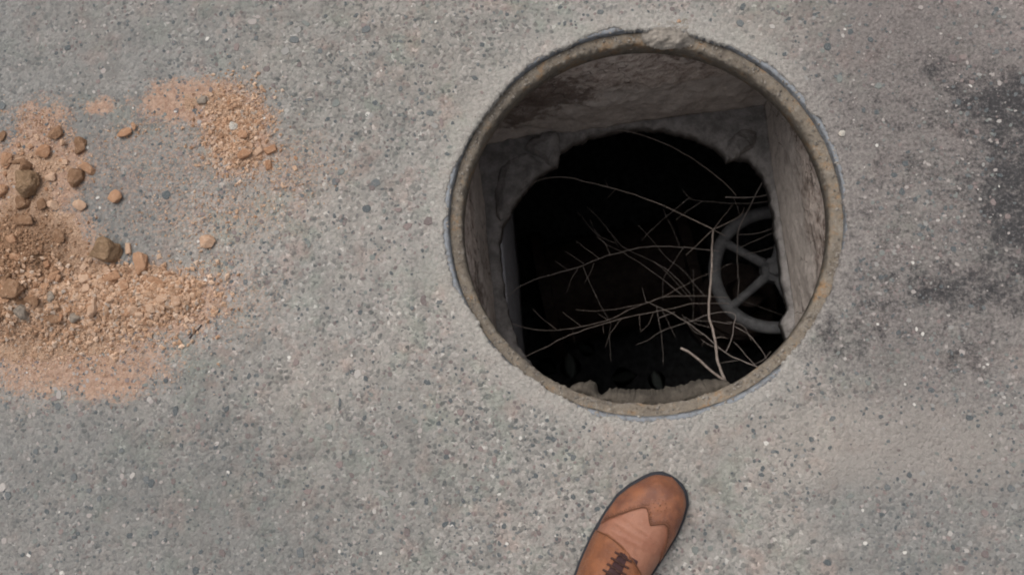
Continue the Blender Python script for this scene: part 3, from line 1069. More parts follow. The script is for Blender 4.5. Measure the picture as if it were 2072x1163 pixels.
branch('crooked twig running down right to the near rim under the handwheel',
       ([(1536, 744), (1500, 729), (1468, 713), (1424, 677), (1387, 650), (1350, 629), (1305, 609)], .36, .60, 3.0, 1.2),
       [([(1307, 610), (1300, 583)], .60, .60, .9, .7), ([(1329, 620), (1333, 650), (1339, 681), (1342, 738)], .58, .62, 1.3, .7), ([(1333, 644), (1366, 631)], .58, .57, 1.8, 1.3),
        ([(1340, 626), (1367, 683)], .58, .6, 1.0, .7), ([(1424, 677), (1402, 668), (1380, 636)], .5, .56, 1.0, .7), ([(1462, 708), (1440, 700), (1418, 685)], .42, .46, 1.4, .8),
        ([(1424, 690), (1420, 702)], .46, .47, .8, .6), ([(1468, 713), (1478, 692), (1485, 659), (1485, 634), (1440, 634), (1398, 650), (1342, 668), (1313, 687), (1287, 698)], .42, .62, 2.2, .9),
        ([(1486, 660), (1512, 675), (1533, 697), (1552, 728)], .46, .38, 1.6, 1.1), ([(1485, 692), (1505, 713), (1526, 737)], .42, .37, 1.0, 1.2),
        ([(1480, 655), (1440, 650), (1396, 648)], .48, .56, 1.2, .8), ([(1522, 738), (1545, 727), (1560, 712)], .37, .35, 1.0, .8), ([(1495, 728), (1470, 732), (1455, 735)], .38, .4, .9, .6),
        ([(1436, 662), (1410, 655), (1384, 640)], .5, .54, .9, .7), ([(1470, 650), (1505, 660), (1520, 690)], .48, .46, .9, .7)])
branch('bare curved twig hanging from the far edge of the broken slab',
       ([(1236, 262), (1280, 268), (1338, 288), (1387, 312), (1428, 340), (1459, 364), (1476, 380), (1490, 396)], .48, .56, 2.0, 1.5), [], BARK)
branch('stubby horizontal twig above the handwheel with thin side shoots',
       ([(1600, 384), (1573, 390), (1531, 398), (1500, 400), (1468, 399)], .60, .56, 2.6, 3.0),
       [([(1590, 402), (1573, 404), (1511, 412), (1421, 407), (1395, 400), (1380, 382)], .64, .60, 1.5, .9), ([(1395, 400), (1350, 437), (1320, 463), (1298, 487)], .60, .64, 1.2, .8),
        ([(1421, 407), (1394, 425), (1368, 444)], .60, .62, 1.1, .8), ([(1484, 400), (1492, 420), (1498, 437)], .58, .6, 1.2, .9)])
branch('dark crooked stick leaning over the left side of the handwheel',
       ([(1545, 364), (1518, 416), (1500, 452), (1493, 475), (1492, 536), (1495, 571), (1492, 604)], .58, .82, 3.2, 3.0),
       [([(1545, 364), (1540, 353), (1526, 344)], .58, .56, 1.6, 1.0), ([(1545, 366), (1556, 380), (1569, 408)], .58, .56, 1.4, 1.0), ([(1544, 366), (1552, 374), (1575, 398)], .58, .57, .9, .7),
        ([(1494, 475), (1538, 471), (1580, 453)], .66, .60, 1.4, .9), ([(1497, 500), (1540, 482), (1583, 462)], .68, .6, 1.2, .9), ([(1496, 517), (1540, 508), (1580, 496)], .70, .62, 1.1, .8),
        ([(1494, 605), (1540, 622), (1585, 638)], .82, .84, 1.0, .8)])

# dead leaves on the chamber floor
bm = bmesh.new()
outl = [(0, -.5), (.10, -.36), (.26, -.15), (.33, .08), (.27, .28), (.13, .42), (0, .5)]
pv = [bm.verts.new((0, y, .05 * math.cos(y * 3))) for _, y in outl]
le = [bm.verts.new((x, y, -.04 + .08 * abs(x))) for x, y in outl[1:-1]]
ri = [bm.verts.new((-x, y, -.03 + .1 * abs(x))) for x, y in outl[1:-1]]
for side in (le, ri):
    s_ = [pv[0]] + side + [pv[-1]]
    for i in range(6):
        q = [pv[i], pv[i + 1], s_[i + 1], s_[i]]
        q = [x for k, x in enumerate(q) if x not in q[:k]]
        bm.faces.new(q)
bmesh.ops.solidify(bm, geom=bm.faces[:], thickness=.012)
leaf_me = bm_mesh(bm, 'dry_leaf', True)
leaf_me.materials.append(LEAF)
for px, py, s, a, lab in ((1153, 738, 1.0, 190, 'largest dim grey leaf on the chamber floor above the mortar ledge'), (1108, 742, .85, 60, 'dim leaf on the chamber floor at the far lower left'),
                          (1263, 762, .9, 100, 'dim round leaf on the chamber floor nearest the mortar ledge'), (1330, 772, .8, 20, 'dim leaf on the chamber floor left of the forked branch'),
                          (1120, 608, .8, 140, 'dim leaf on the floor below the left end of the arching twig'), (1185, 705, .7, 250, 'small dim leaf on the floor between the two lower leaves')):
    o = obj('dry_leaf', leaf_me)
    p = at(px, py, CD - .01)
    o.location = (p.x, p.y, -CD + .008)
    o.rotation_euler = (R(6), R(4), R(a))
    o.scale = (.12 * s, .105 * s, .10 * s)
    tag(o, lab, 'leaf', 'dead leaves on the chamber floor')

# ------------------------------------------------------------------ brick rubble
MOUND = [(45, 545, 95, 95, .024), (30, 640, 90, 50, .014), (150, 610, 120, 50, .014), (275, 590, 95, 45, .0105), (340, 610, 60, 30, .006), (60, 340, 80, 60, .0055),
         (475, 262, 55, 60, .0055), (500, 315, 45, 22, .005), (150, 690, 150, 45, .0045), (400, 205, 70, 35, .0035)]
MG = []
for px, py, rx, ry, h in MOUND:
    c, k = at(px, py), mpp(px, py)
    MG.append((c.x, c.y, rx * k, ry * k, h))


def mound(x, y):
    s = 0.0
    for cx, cy, rx, ry, h in MG:
        e = ((x - cx) / rx) ** 2 + ((y - cy) / ry) ** 2
        if e < 6: s += h * math.exp(-e)
    if s < .0012: return s - .0045
    cr = .55 * fbm(x * 38, y * 38, 7, 3) + .25 * abs(nz(x * 150, y * 150, 2)) + .2 * nz(x * 300, y * 300, 4)
    return s * (1 + .55 * cr) + .0022 * cr - .0034


def surf(x, y):
    return gz(x, y) + max(0.0, mound(x, y))


x0, x1 = at(-160, 500).x, at(680, 500).x
y0, y1 = at(100, 860).y, at(100, 90).y
stp = .0026
nx, ny = int((x1 - x0) / stp), int((y1 - y0) / stp)
V, Fc, idx, hgt = [], [], {}, {}
for j in range(ny + 1):
    for i in range(nx + 1):
        x, y = x0 + i * stp, y0 + j * stp
        hgt[i, j] = mound(x, y)


def vid(i, j):
    if (i, j) not in idx:
        idx[i, j] = len(V)
        x, y = x0 + i * stp, y0 + j * stp
        V.append((x, y, gz(x, y) + hgt[i, j]))
    return idx[i, j]


for j in range(ny):
    for i in range(nx):
        if max(hgt[i, j], hgt[i + 1, j], hgt[i, j + 1], hgt[i + 1, j + 1]) > 0:
            Fc.append((vid(i, j), vid(i + 1, j), vid(i + 1, j + 1), vid(i, j + 1)))
heap = obj('brick_dirt', mesh('brick_dirt', V, Fc), DIRT)
tag(heap, 'low crumbly heap of crushed orange brick and brown soil on the asphalt', 'dirt', None, 'stuff')


def hull_mesh(seed, boxy, rough=False):
    r_ = random.Random(seed)
    bm = bmesh.new()
    if boxy:
        for sx in (-1, 1):
            for sy in (-1, 1):
                for sz in (-1, 1):
                    bm.verts.new((sx * r_.uniform(.24, .5), sy * r_.uniform(.24, .5), sz * r_.uniform(.25, .5)))
        for _ in range(7):
            bm.verts.new((r_.uniform(-.56, .56), r_.uniform(-.56, .56), r_.uniform(-.5, .5)))
    else:
        for _ in range(15):
            d = Vector((r_.gauss(0, 1), r_.gauss(0, 1), r_.gauss(0, .9))).normalized()
            bm.verts.new(d * r_.uniform(.40, .54))
    g = bmesh.ops.convex_hull(bm, input=bm.verts)
    bmesh.ops.delete(bm, geom=list({q for q in g['geom_interior'] + g['geom_unused'] if isinstance(q, bmesh.types.BMVert)}), context='VERTS')
    bmesh.ops.dissolve_limit(bm, angle_limit=R(14), verts=bm.verts, edges=bm.edges)
    bmesh.ops.bevel(bm, geom=bm.edges[:], offset=.05, segments=1, affect='EDGES')
    bmesh.ops.triangulate(bm, faces=bm.faces)
    for v in bm.verts:
        v.co += Vector((r_.uniform(-1, 1), r_.uniform(-1, 1), r_.uniform(-1, 1))) * .012
    if rough:
        for _ in range(2):
            bmesh.ops.subdivide_edges(bm, edges=bm.edges[:], cuts=1, use_grid_fill=True)
            bmesh.ops.triangulate(bm, faces=bm.faces)
        for v in bm.verts:
            q = v.co * 2.6
            v.co += v.co.normalized() * (.10 * fbm(q.x, q.y, q.z + seed, 4))
            if v.co.x + .6 * v.co.y + .4 * v.co.z > .55: v.co *= .88
    # fit the unit box so that sizes are true
    mn = [min(v.co[i] for v in bm.verts) for i in range(3)]
    mx = [max(v.co[i] for v in bm.verts) for i in range(3)]
    for v in bm.verts:
        v.co = Vector([(v.co[i] - mn[i]) / (mx[i] - mn[i]) - .5 for i in range(3)])
    me = bm_mesh(bm, 'brick_fragment')
    me.materials.append(BR_MID)
    return me


ROUND = [hull_mesh(s, False) for s in range(18)]
BOXY = [hull_mesh(50 + s, True) for s in range(10)]
RUGGED = [hull_mesh(80 + s, s % 2 == 0, True) for s in range(8)]
MATS = {'l': BR_LIGHT, 'm': BR_MID, 'd': BR_DARK, 'o': BR_OLIVE, 'g': ST_GREY, 'p': ST_PALE}
NAMES = {'g': 'grey_stone', 'p': 'pale_stone'}


def stone(px, py, w, h, rot, mk, shape, label=None, group=None, hz=None, tilt=8, sink=.14, seed=None):
    p, k = at(px, py), mpp(px, py)
    i = rng.randrange(1000) if seed is None else seed
    me = RUGGED[i % 8] if label and max(w, h) >= 28 and group == RG and mk != 'l' and not (shape == 'r' and mk == 'm') else (BOXY[i % 10] if shape == 'b' else ROUND[i % 18])
    o = obj(NAMES.get(mk, 'brick_fragment'), me)
    o.material_slots[0].link = 'OBJECT'
    o.material_slots[0].material = MATS[mk]
    z = (hz if hz else .55 * min(w, h)) * k
    o.scale = (w * k, h * k, z)
    o.rotation_euler = (R(rng.uniform(-tilt, tilt)), R(rng.uniform(-tilt, tilt)), R(rot))
    o.location = (p.x, p.y, surf(p.x, p.y) + z * (.5 - sink))
    tag(o, label, 'stone' if mk in 'gp' else 'brick fragment', group)
    return o


RG = 'brick rubble on the asphalt'
hand = [
    (62, 374, 56, 54, -28, 'o', 'b', 'large olive-brown square brick chunk at the upper left of the rubble', 34),
    (222, 510, 50, 56, -22, 'o', 'b', 'large brown brick chunk standing on the heap right of centre', 36),
    (138, 286, 25, 25, 5, 'l', 'r', 'pale rounded pebble beside a brown block at upper left', None),
    (165, 296, 22, 36, 5, 'd', 'b', 'brown oblong block beside the pale rounded pebble', None),
    (116, 271, 24, 32, -32, 'd', 'b', 'brown wedge left of the pale rounded pebble', None),
    (236, 399, 30, 27, 10, 'm', 'r', 'lone orange pebble on bare asphalt above the large brown chunk', None),
    (164, 416, 29, 21, -18, 'l', 'r', 'pale orange pebble left of the lone orange pebble', None),
    (110, 414, 28, 20, -30, 'l', 'r', 'pale pebble just right of the olive chunk\'s lower corner', None),
    (157, 361, 36, 40, -30, 'd', 'b', 'brown angular chunk right of the olive chunk', 20),
    (180, 343, 36, 20, -35, 'm', 'b', 'flat orange shard leaning on the brown angular chunk', 14),
    (422, 489, 34, 28, 5, 'l', 'r', 'lone tan pebble on bare asphalt right of the heap', None),
    (289, 534, 26, 48, 14, 'm', 'b', 'tall orange shard on the heap right of the large brown chunk', 18),
    (260, 503, 13, 24, 10, 'l', 'b', 'narrow pale shard touching the large brown chunk', None),
    (56, 450, 38, 24, 15, 'd', 'r', 'brown lump at the top edge of the soil heap', None),
    (126, 480, 25, 30, 0, 'd', 'b', 'brown block on the upper right slope of the soil heap', None),
    (254, 270, 30, 20, 28, 'm', 'r', 'crumbly orange lump alone on asphalt, lower piece', 11),
    (272, 256, 26, 20, 20, 'm', 'r', 'crumbly orange lump alone on asphalt, upper piece', 11),
    (104, 359, 22, 19, 10, 'l', 'r', 'pale pink pebble on the right corner of the olive chunk', None),
    (15, 591, 28, 32, -30, 'm', 'b', 'orange chunk on the heap at the left picture edge', None),
    (54, 594, 36, 42, -20, 'd', 'b', 'biggest brown chunk in the lower left of the heap', None),
    (19, 631, 28, 42, 5, 'd', 'b', 'brown upright chunk at the lower left edge of the heap', None),
    (89, 614, 32, 18, -8, 'd', 'b', 'brown flat chunk right of the biggest brown chunk', None),
    (124, 647, 32, 20, -4, 'd', 'b', 'brown oblong piece on the lower edge of the heap', None),
    (120, 604, 18, 22, 10, 'g', 'r', 'dark grey stone in the middle of the heap', None),
    (67, 636, 28, 32, 20, 'g', 'r', 'largest grey stone on the lower left of the heap', None),
    (159, 642, 22, 22, 30, 'g', 'r', 'grey stone on the lower edge of the heap', None),
    (122, 562, 34, 16, 25, 'm', 'b', 'long orange sliver across the middle of the heap', None),
    (198, 624, 20, 38, 5, 'l', 'b', 'pale upright slab on the front of the heap', None),
    (272, 628, 32, 22, 12, 'l', 'r', 'tan flat piece on the front right of the heap', None),
    (235, 563, 36, 24, 30, 'm', 'b', 'orange piece just below the large brown chunk', None),
    (322, 572, 38, 20, -10, 'm', 'b', 'flat orange shard at the right end of the heap', None),
    (334, 606, 28, 15, 15, 'l', 'b', 'pale flat chip at the right end of the heap', None),
    (312, 625, 24, 19, -30, 'l', 'r', 'pale rounded chip at the lower right end of the heap', None),
    (362, 610, 20, 24, 10, 'l', 'b', 'pale square chip at the right tip of the heap', None),
    (382, 622, 18, 15, 0, 'g', 'r', 'dark grey stone at the right tip of the heap', None),
    (410, 204, 20, 17, 10, 'g', 'r', 'grey pebble in the dust patch at the top', None),
    (474, 256, 18, 18, 15, 'p', 'r', 'pale grey pebble in the middle of the upper scatter', None),
    (525, 307, 21, 16, 25, 'l', 'b', 'pale chip at the lower right of the upper scatter', None),
    (548, 304, 26, 15, 28, 'm', 'b', 'orange shard ending the upper scatter at its right', None),
    (497, 314, 28, 20, 30, 'm', 'r', 'orange lump at the bottom of the upper scatter', None),
    (545, 334, 13, 21, 10, 'm', 'b', 'narrow orange chip below the orange shard of the upper scatter', None),
    (494, 274, 24, 18, -20, 'm', 'r', 'rounded orange lump right of the pale grey pebble', None),
    (1703, 271, 14, 13, 20, 'p', 'r', 'tiny white pebble on the asphalt right of the manhole frame', None),
    (1374, 43, 9, 8, 0, 'l', 'r', 'tiny pink pebble on the asphalt above the manhole frame', None),
    (17, 323, 26, 30, 20, 'm', 'b', 'orange chunk left of the olive chunk at the picture edge', None),
    (40, 328, 32, 12, 12, 'd', 'b', 'thin brown slab just above the olive chunk', None),
    (58, 340, 24, 26, -10, 'd', 'r', 'brown lump resting on the top of the olive chunk', 24),
    (90, 308, 30, 28, 10, 'm', 'r', 'orange lump below the brown wedge at upper left', None),
    (6, 387, 24, 28, -35, 'm', 'b', 'orange slab at the left picture edge below the olive chunk', None),
    (50, 412, 28, 30, 15, 'd', 'b', 'brown block below the olive chunk', None),
    (88, 414, 22, 24, -10, 'd', 'r', 'brown lump between the olive chunk and the pale pebble below it', None),
    (6, 276, 14, 22, -15, 'd', 'r', 'small brown lump at the far left picture edge', None),
    (1291, 841, 14, 5, 3, 'p', 'r', 'tiny white chip lying on the near side of the manhole frame', None),
]
for i, (px, py, w, h, a, mk, sh, lab, hz) in enumerate(hand):
    stone(px, py, w, h, a, mk, sh, lab, RG, hz, 7 if hz is None else 12, seed=i * 7 + 3)

CR_COL = {'l': 'pale', 'm': 'orange', 'd': 'brown'}
CR_LAB = {'heap': 'small brick crumb lying in the big rubble heap at left', 'top': 'small brick crumb in the upper dusty scatter', 'left': 'small brick crumb around the olive chunk', 'out': 'loose brick crumb on bare asphalt beside the rubble'}
zones = [('heap', 150, 600, 130, 55, 95, 9, 22), ('heap', 50, 560, 60, 75, 45, 9, 22), ('heap', 310, 600, 75, 38, 44, 8, 20), ('top', 480, 262, 42, 55, 30, 7, 14),
         ('left', 75, 335, 60, 60, 22, 8, 18), ('out', 430, 430, 120, 45, 8, 7, 11), ('out', 570, 345, 50, 30, 6, 7, 11)]
for zn, cx, cy, rx, ry, n, s0, s1 in zones:
    for _ in range(n):
        px = py = -100
        while px < -12:
            a, q = rng.uniform(0, 6.28), math.sqrt(rng.random())
            px, py = cx + rx * q * math.cos(a) * 1.1, cy + ry * q * math.sin(a) * 1.1
        w = s0 + (s1 - s0) * rng.random() ** 1.6
        dark = px < 130 and 440 < py < 680
        mk = rng.choice('ddmmd' if dark else 'lllmml')
        sub = zn
        if zn == 'heap':
            sub = 'right end of the big rubble heap' if px > 250 else ('soil-brown left end of the big rubble heap' if px < 90 else ('front edge of the big rubble heap' if py > 620 else ('middle of the big rubble heap' if py > 570 else 'top edge of the big rubble heap')))
        else:
            sub = {'top': 'upper dusty scatter', 'left': 'rubble round the olive chunk', 'out': 'bare asphalt beside the rubble'}[zn]
        big = 'largish' if w > 14 else 'tiny'
        stone(px, py, w, w * rng.uniform(.55, .95), rng.uniform(0, 180), mk, rng.choice('brr'), '%s %s brick crumb on the %s' % (big, CR_COL[mk], sub), '%s %s crumbs, %s' % (big, CR_COL[mk], sub), None, 14)

# fine grit
gz_ = [(40, 530, 85, 85, 3000, 2, 8, 's'), (150, 620, 150, 65, 4200, 3, 13, 'g'), (315, 600, 90, 48, 2300, 3, 14, 'g'), (480, 265, 58, 75, 1700, 2.5, 10, 'g'), (440, 205, 90, 50, 500, 1.5, 3.5, 'g'),
       (570, 345, 75, 50, 420, 2, 5, 'g'), (430, 430, 150, 50, 430, 2, 5.5, 'g'), (130, 700, 180, 62, 3200, 1.5, 4.5, 'g'), (80, 330, 110, 90, 900, 2, 6, 'g'), (430, 570, 70, 90, 320, 2, 5, 'g'),
       (330, 330, 190, 120, 250, 2, 5, 'g'), (85, 250, 50, 35, 300, 1.5, 4, 's'), (265, 262, 28, 16, 90, 2, 6, 'g')]
octa = [(1, 0, 0), (0, 1, 0), (-1, 0, 0), (0, -1, 0), (0, 0, 1), (0, 0, -1)]
of = [(0, 1, 4), (1, 2, 4), (2, 3, 4), (3, 0, 4), (1, 0, 5), (2, 1, 5), (3, 2, 5), (0, 3, 5)]
buf = {'g': ([], []), 's': ([], [])}
for cx, cy, rx, ry, n, s0, s1, kind in gz_:
    for _ in range(n):
        px, py = rng.gauss(cx, rx * .62), rng.gauss(cy, ry * .62)
        if px < -40: continue
        p, k = at(px, py), mpp(px, py)
        s = (s0 + (s1 - s0) * rng.random() ** 2.2) * k * .55
        V, Fc = buf[kind]
        a = rng.uniform(0, 6.28)
        ca, sa = math.cos(a), math.sin(a)
        z = surf(p.x, p.y) + s * .35
        b = len(V)
        e = rng.uniform(.55, 1)
        for q in octa:
            x, y, w = (q[0] + rng.uniform(-.3, .3)) * s, (q[1] + rng.uniform(-.3, .3)) * s * e, (q[2] + rng.uniform(-.3, .3)) * s * .7
            V.append((p.x + ca * x - sa * y, p.y + sa * x + ca * y, z + w))
        Fc += [tuple(i + b for i in t) for t in of]
tag(obj('brick_grit', mesh('brick_grit', *buf['g'], False), GRIT), 'fine orange brick grit sprinkled over the asphalt around the rubble', 'grit', None, 'stuff')
tag(obj('soil_grit', mesh('soil_grit', *buf['s'], False), SOILGRIT), 'fine brown grit covering the soil heap at the left edge', 'grit', None, 'stuff')
# stray sand and flecks on the muddy side of the frame
V, Fc = [], []
for _ in range(1500):
    px, py = rng.gauss(1830, 150), rng.gauss(480, 260)
    p, k = at(px, py), mpp(px, py)
    if not free_spot(p.x, p.y): continue
    s = (1.5 + 4.0 * rng.random() ** 3) * k * .5
    b = len(V)
    for q in octa:
        V.append((p.x + (q[0] + rng.uniform(-.3, .3)) * s, p.y + (q[1] + rng.uniform(-.3, .3)) * s, gz(p.x, p.y) + s * .3 + q[2] * s * .7))
    Fc += [tuple(i + b for i in t) for t in of]
tag(obj('loose_sand', mesh('loose_sand', V, Fc, False), CHIP), 'scattered grey sand grains on the stained asphalt right of the frame', 'sand', None, 'stuff')

# thin dark stick on the asphalt by the heap
P = [at(x, y) for x, y in ((384, 684), (392, 674), (400, 668), (409, 657))]
c = P[0].copy()
stick = obj('dark_stick', tube_mesh('dark_stick', [p - c + Vector((0, 0, surf(p.x, p.y) + .0012)) for p in smooth_path(P, .003)], [.0013] * len(smooth_path(P, .003)), 6), flat('dark_wood', (.06, .045, .04)), None, (c.x, c.y, 0))
tag(stick, 'thin dark stick lying on the asphalt below the right end of the heap', 'stick')

# ------------------------------------------------------------------ shoe
tip = at(1356, 959)
d_ax = (at(1356 + 51.5, 959 - 86) - tip).normalized()          # towards the toe
shoe = empty('shoe', (tip.x, tip.y, gz(tip.x, tip.y)))
shoe.rotation_euler = (0, 0, math.atan2(d_ax.y, d_ax.x))
tag(shoe, 'brown leather wingtip brogue pointing at the open manhole, toe half shown', 'shoe')


def interp(t, tab, k=1):
    for a, b in zip(tab, tab[1:]):
        if t <= b[0]:
            u = (t - a[0]) / (b[0] - a[0])
            return a[k] + (b[k] - a[k]) * u
    return tab[-1][k]


# s from the toe backwards; L is the outer (picture left) half width, Rr the other
TAB = [(0, .000, .010), (.002, .012, .022), (.006, .0185, .0295), (.012, .0255, .0372), (.023, .0335, .0455), (.045, .0455, .0515), (.068, .0535, .0545), (.10, .0560, .0545), (.14, .0555, .0530),
       (.18, .0510, .0470), (.22, .0430, .0390), (.255, .0375, .0345), (.28, .0310, .0290), (.293, .0200, .0190), (.300, .0, .0)]
CRE = [(0, .0106), (.0025, .022), (.006, .032), (.014, .0405), (.03, .0465), (.055, .0500), (.08, .0560), (.105, .0655), (.13, .0780), (.15, .090), (.17, .101), (.20, .104), (.30, .098)]
SOLE_T = .010


def outline(off=0.0, n=60):
    ptsL, ptsR = [], []
    for i in range(n + 1):
        s = .3 * (.5 - .5 * math.cos(math.pi * i / n))
        ptsL.append((-s, interp(s, TAB, 1)))
        ptsR.append((-s, -interp(s, TAB, 2)))
    ring_ = ptsL + ptsR[::-1]
    cx, out = -.15, []
    for i, (x, y) in enumerate(ring_):
        a, b = ring_[i - 1], ring_[(i + 1) % len(ring_)]
        t = Vector((b[0] - a[0], b[1] - a[1]))
        if t.length < 1e-6: t = Vector((0, 1))
        t.normalize()
        nn = Vector((t.y, -t.x))
        if nn.dot(Vector((x + .15, y))) < 0: nn = -nn
        out.append((x + nn.x * off, y + nn.y * off))
    return out


ol = outline(0)
n = len(ol)
V, Fc = [], []
for sc2, z in ((.985, .0006), (1.0, .0025), (1.0, SOLE_T - .001), (.985, SOLE_T + .0004)):
    for x, y in ol:
        V.append(((x + .15) * sc2 - .15, y * sc2, z))
for q in range(3):
    for i in range(n):
        j = (i + 1) % n
        Fc.append((q * n + i, q * n + j, (q + 1) * n + j, (q + 1) * n + i))
Fc += [tuple(range(n))[::-1], tuple(3 * n + i for i in range(n))]
obj('sole', mesh('sole', V, Fc, False), L_SOLE, shoe)

NS, NTH = 330, 200


_S = np.linspace(0, .3, 1201)


def _smooth(k, tab):
    a = np.array([interp(float(q), tab, k) for q in _S])
    for w in (9, 13, 17):
        p = np.concatenate([2 * a[0] - a[w:0:-1], a, a[-2:-w - 2:-1]])
        b = np.convolve(p, np.ones(2 * w + 1) / (2 * w + 1), 'valid')
        f = np.clip((_S - .002) / .010, 0, 1)
        a = a * (1 - f) + b * f
    return a


_L, _R, _Z = _smooth(1, TAB), _smooth(2, TAB), _smooth(1, CRE)


def upper_pt(i, j, off=0.0):
    s = .3 * i / NS
    t = math.pi * j / NTH
    e = .0045
    se = max(0.0, s)
    L, Q = max(0, float(np.interp(se, _S, _L)) - e), max(0, float(np.interp(se, _S, _R)) - e)
    hw_, yc_ = (L + Q) / 2, (L - Q) / 2
    if s < .010:
        hw_ *= max(0.0, 1 - (1 - s / .010) ** 2) ** .5 * .999 + .001
        hw_ = max(hw_, .0008)
    zc = float(np.interp(se, _S, _Z)) + off
    c, si = math.cos(t), math.sin(t)
    y = yc_ + hw_ * (1 + off / .05) * math.copysign(abs(c) ** .80, c)
    z = SOLE_T + (zc - SOLE_T) * si ** .85
    x = -s - .0035 * (1 - s / .15) + off * max(0, 1 - s / .04) - .006 * (si ** 2) * max(0, 1 - s / .03) * min(1, s / .008)
    # flex creases across the vamp
    z -= si * (.0016 * math.exp(-((s - .098 - .05 * y) / .0035) ** 2) + .0014 * math.exp(-((s - .109 - .10 * y) / .003) ** 2) + .0010 * math.exp(-((s - .088 + .08 * y) / .003) ** 2) + .0010 * fbm(x * 60, y * 60, 1, 2))
    return Vector((x, y, z))


def region(name, pred, off, mat, thick):
    ids, v, f = {}, [], []

    def g(i, j):
        if (i, j) not in ids:
            ids[i, j] = len(v)
            v.append(upper_pt(i, j, off))
        return ids[i, j]
    for i in range(0, NS - 1):
        for j in range(NTH):
            p = upper_pt(i + .5, j + .5)
            if pred(.3 * (i + .5) / NS, p.y, p.z):
                f.append((g(i, j), g(i + 1, j), g(i + 1, j + 1), g(i, j + 1)))
    bm = bmesh.new()
    me = mesh(name, v, f)
    bm.from_mesh(me)
    bpy.data.meshes.remove(me)
    # round the stair-steps of the cut edge
    for _ in range(4):
        be = [q for q in bm.verts if q.is_boundary]
        nw = {q: sum((e.other_vert(q).co for e in q.link_edges if e.is_boundary), Vector()) / max(1, sum(1 for e in q.link_edges if e.is_boundary)) for q in be}
        for q, c in nw.items(): q.co = q.co.lerp(c, .5)
    bmesh.ops.recalc_face_normals(bm, faces=bm.faces)
    if sum(q.normal.z for q in bm.faces) < 0: bmesh.ops.reverse_faces(bm, faces=bm.faces)
    be = [e for e in bm.edges if e.is_boundary]
    ex = bmesh.ops.extrude_edge_only(bm, edges=be)
    for q in ex['geom']:
        if isinstance(q, bmesh.types.BMVert):
            q.co += Vector((0, -math.copysign(.3, q.co.y), -1)) * thick
    return obj(name, bm_mesh(bm, name, True), mat, shoe)


# wing line: picture left is +y
WING = [(-.060, .170), (-.052, .130), (-.045, .106), (-.037, .078), (-.030, .0655), (-.024, .064), (-.016, .069), (-.008, .0765), (-.003, .0715), (.002, .064), (.008, .0575), (.014, .0605), (.024, .072), (.036, .088), (.047, .105), (.053, .120), (.060, .150)]
THROAT = [(-.060, .175), (-.040, .150), (-.027, .138), (-.012, .130), (.0, .125), (.012, .121), (.024, .1195), (.036, .1195), (.048, .124), (.060, .140)]


def wing(s, y): return s < interp(y, WING)
def quarter(s, y): return s > interp(y, THROAT)
def ankle(s, y, z): return s > .185 and z > max(.066 + max(0, s - .255) * .25, .098 - (s - .185) * 1.1)


def slit(s, y):
    c = .004 + .00 * s
    return s > .129 and abs(y - c) < .0065 + max(0, s - .13) * .10


region('vamp', lambda s, y, z: s < .16, 0, L_VAMP, .0012)
region('toe_cap', lambda s, y, z: wing(s, y), .0014, L_WING, .0014)
region('quarter', lambda s, y, z: quarter(s, y) and y > .004 and not slit(s, y) and not ankle(s, y, z), .0016, L_QUART, .0022)
region('quarter', lambda s, y, z: quarter(s, y) and y <= .004 and not slit(s, y) and not ankle(s, y, z), .0016, L_QUART, .0022)
region('tongue', lambda s, y, z: .127 < s < .20 and abs(y - .004) < .022, .0004, L_TONGUE, .001)


def sp_at(s, y, off):
    """point of the upper at length s and side y"""
    best, bj = 9, 0
    for j in range(NTH + 1):
        q = upper_pt(s / .3 * NS, j)
        if abs(q.y - y) < best: best, bj = abs(q.y - y), j
    return upper_pt(s / .3 * NS, bj, off)


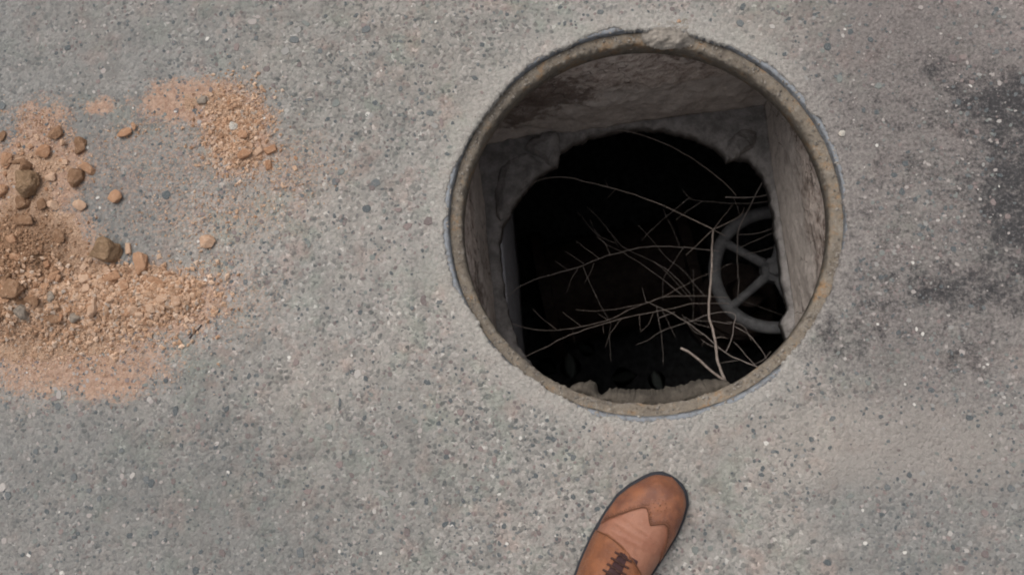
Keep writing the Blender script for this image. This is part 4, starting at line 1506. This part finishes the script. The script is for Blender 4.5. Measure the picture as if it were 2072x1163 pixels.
for k in range(6):
    s = .133 + k * .0095
    for sg in (-1, 1):
        w = .0105 + k * .0007
        path = [sp_at(s + .0012 * sg * (abs(u) - 4) / 8, .004 + u / 8 * w * 1.2, .0034 if abs(u) > 3 else .0042) for u in range(-8 if sg < 0 else 0, (1 if sg < 0 else 9))]
        obj('lace', tube_mesh('lace', path, [.0016] * len(path), 8), L_LACE, shoe)
# seams and punched holes
for tab, off in ((WING, .0032),):
    path = [sp_at(interp(y, tab) - .0016, y, off) for y in [(-.046 + .0008 * i) for i in range(119)]]
    obj('seam', tube_mesh('seam', path, [.00055] * len(path), 6), L_STITCH, shoe)
V, Fc = [], []


def dot(p, r_):
    b = len(V)
    V.extend([(p.x + r_ * math.cos(a * math.pi / 3), p.y + r_ * math.sin(a * math.pi / 3), p.z) for a in range(6)])
    V.append((p.x, p.y, p.z + .0003))
    Fc.extend([(b + a, b + (a + 1) % 6, b + 6) for a in range(6)])


for i in range(48):
    y = -.046 + .002 * i
    dot(sp_at(interp(y, WING) - .0052, y, .0030), .00085)
    if i % 2: dot(sp_at(interp(y, WING) - .0078, y, .0030), .0006)
for i in range(10):
    a = i * .628
    dot(sp_at(.043 + .008 * math.cos(a), -.006 + .009 * math.sin(a), .003), .0008)
dot(sp_at(.043, -.006, .003), .0012)
tag(obj('punched_holes', mesh('punched_holes', V, Fc, False), L_STITCH, shoe), kind='stuff')
path = [sp_at(interp(y, THROAT) + .0018, y, .0034) for y in [(.008 + .0008 * i) for i in range(52)]]
obj('seam', tube_mesh('seam', path, [.00055] * len(path), 6), L_STITCH, shoe)
path = [sp_at(interp(y, THROAT) + .0018, y, .0034) for y in [(-.046 + .0008 * i) for i in range(56)]]
obj('seam', tube_mesh('seam', path, [.00055] * len(path), 6), L_STITCH, shoe)
# insole seen in the ankle opening
V = [(x * .93 - .012, y * .80, .030) for x, y in ol]
obj('insole', mesh('insole', V + [(x, y, .012) for x, y, _ in V], [tuple(range(n)), tuple(range(n, 2 * n))[::-1]] + [(i, (i + 1) % n, n + (i + 1) % n, n + i) for i in range(n)], False), L_TONGUE, shoe)
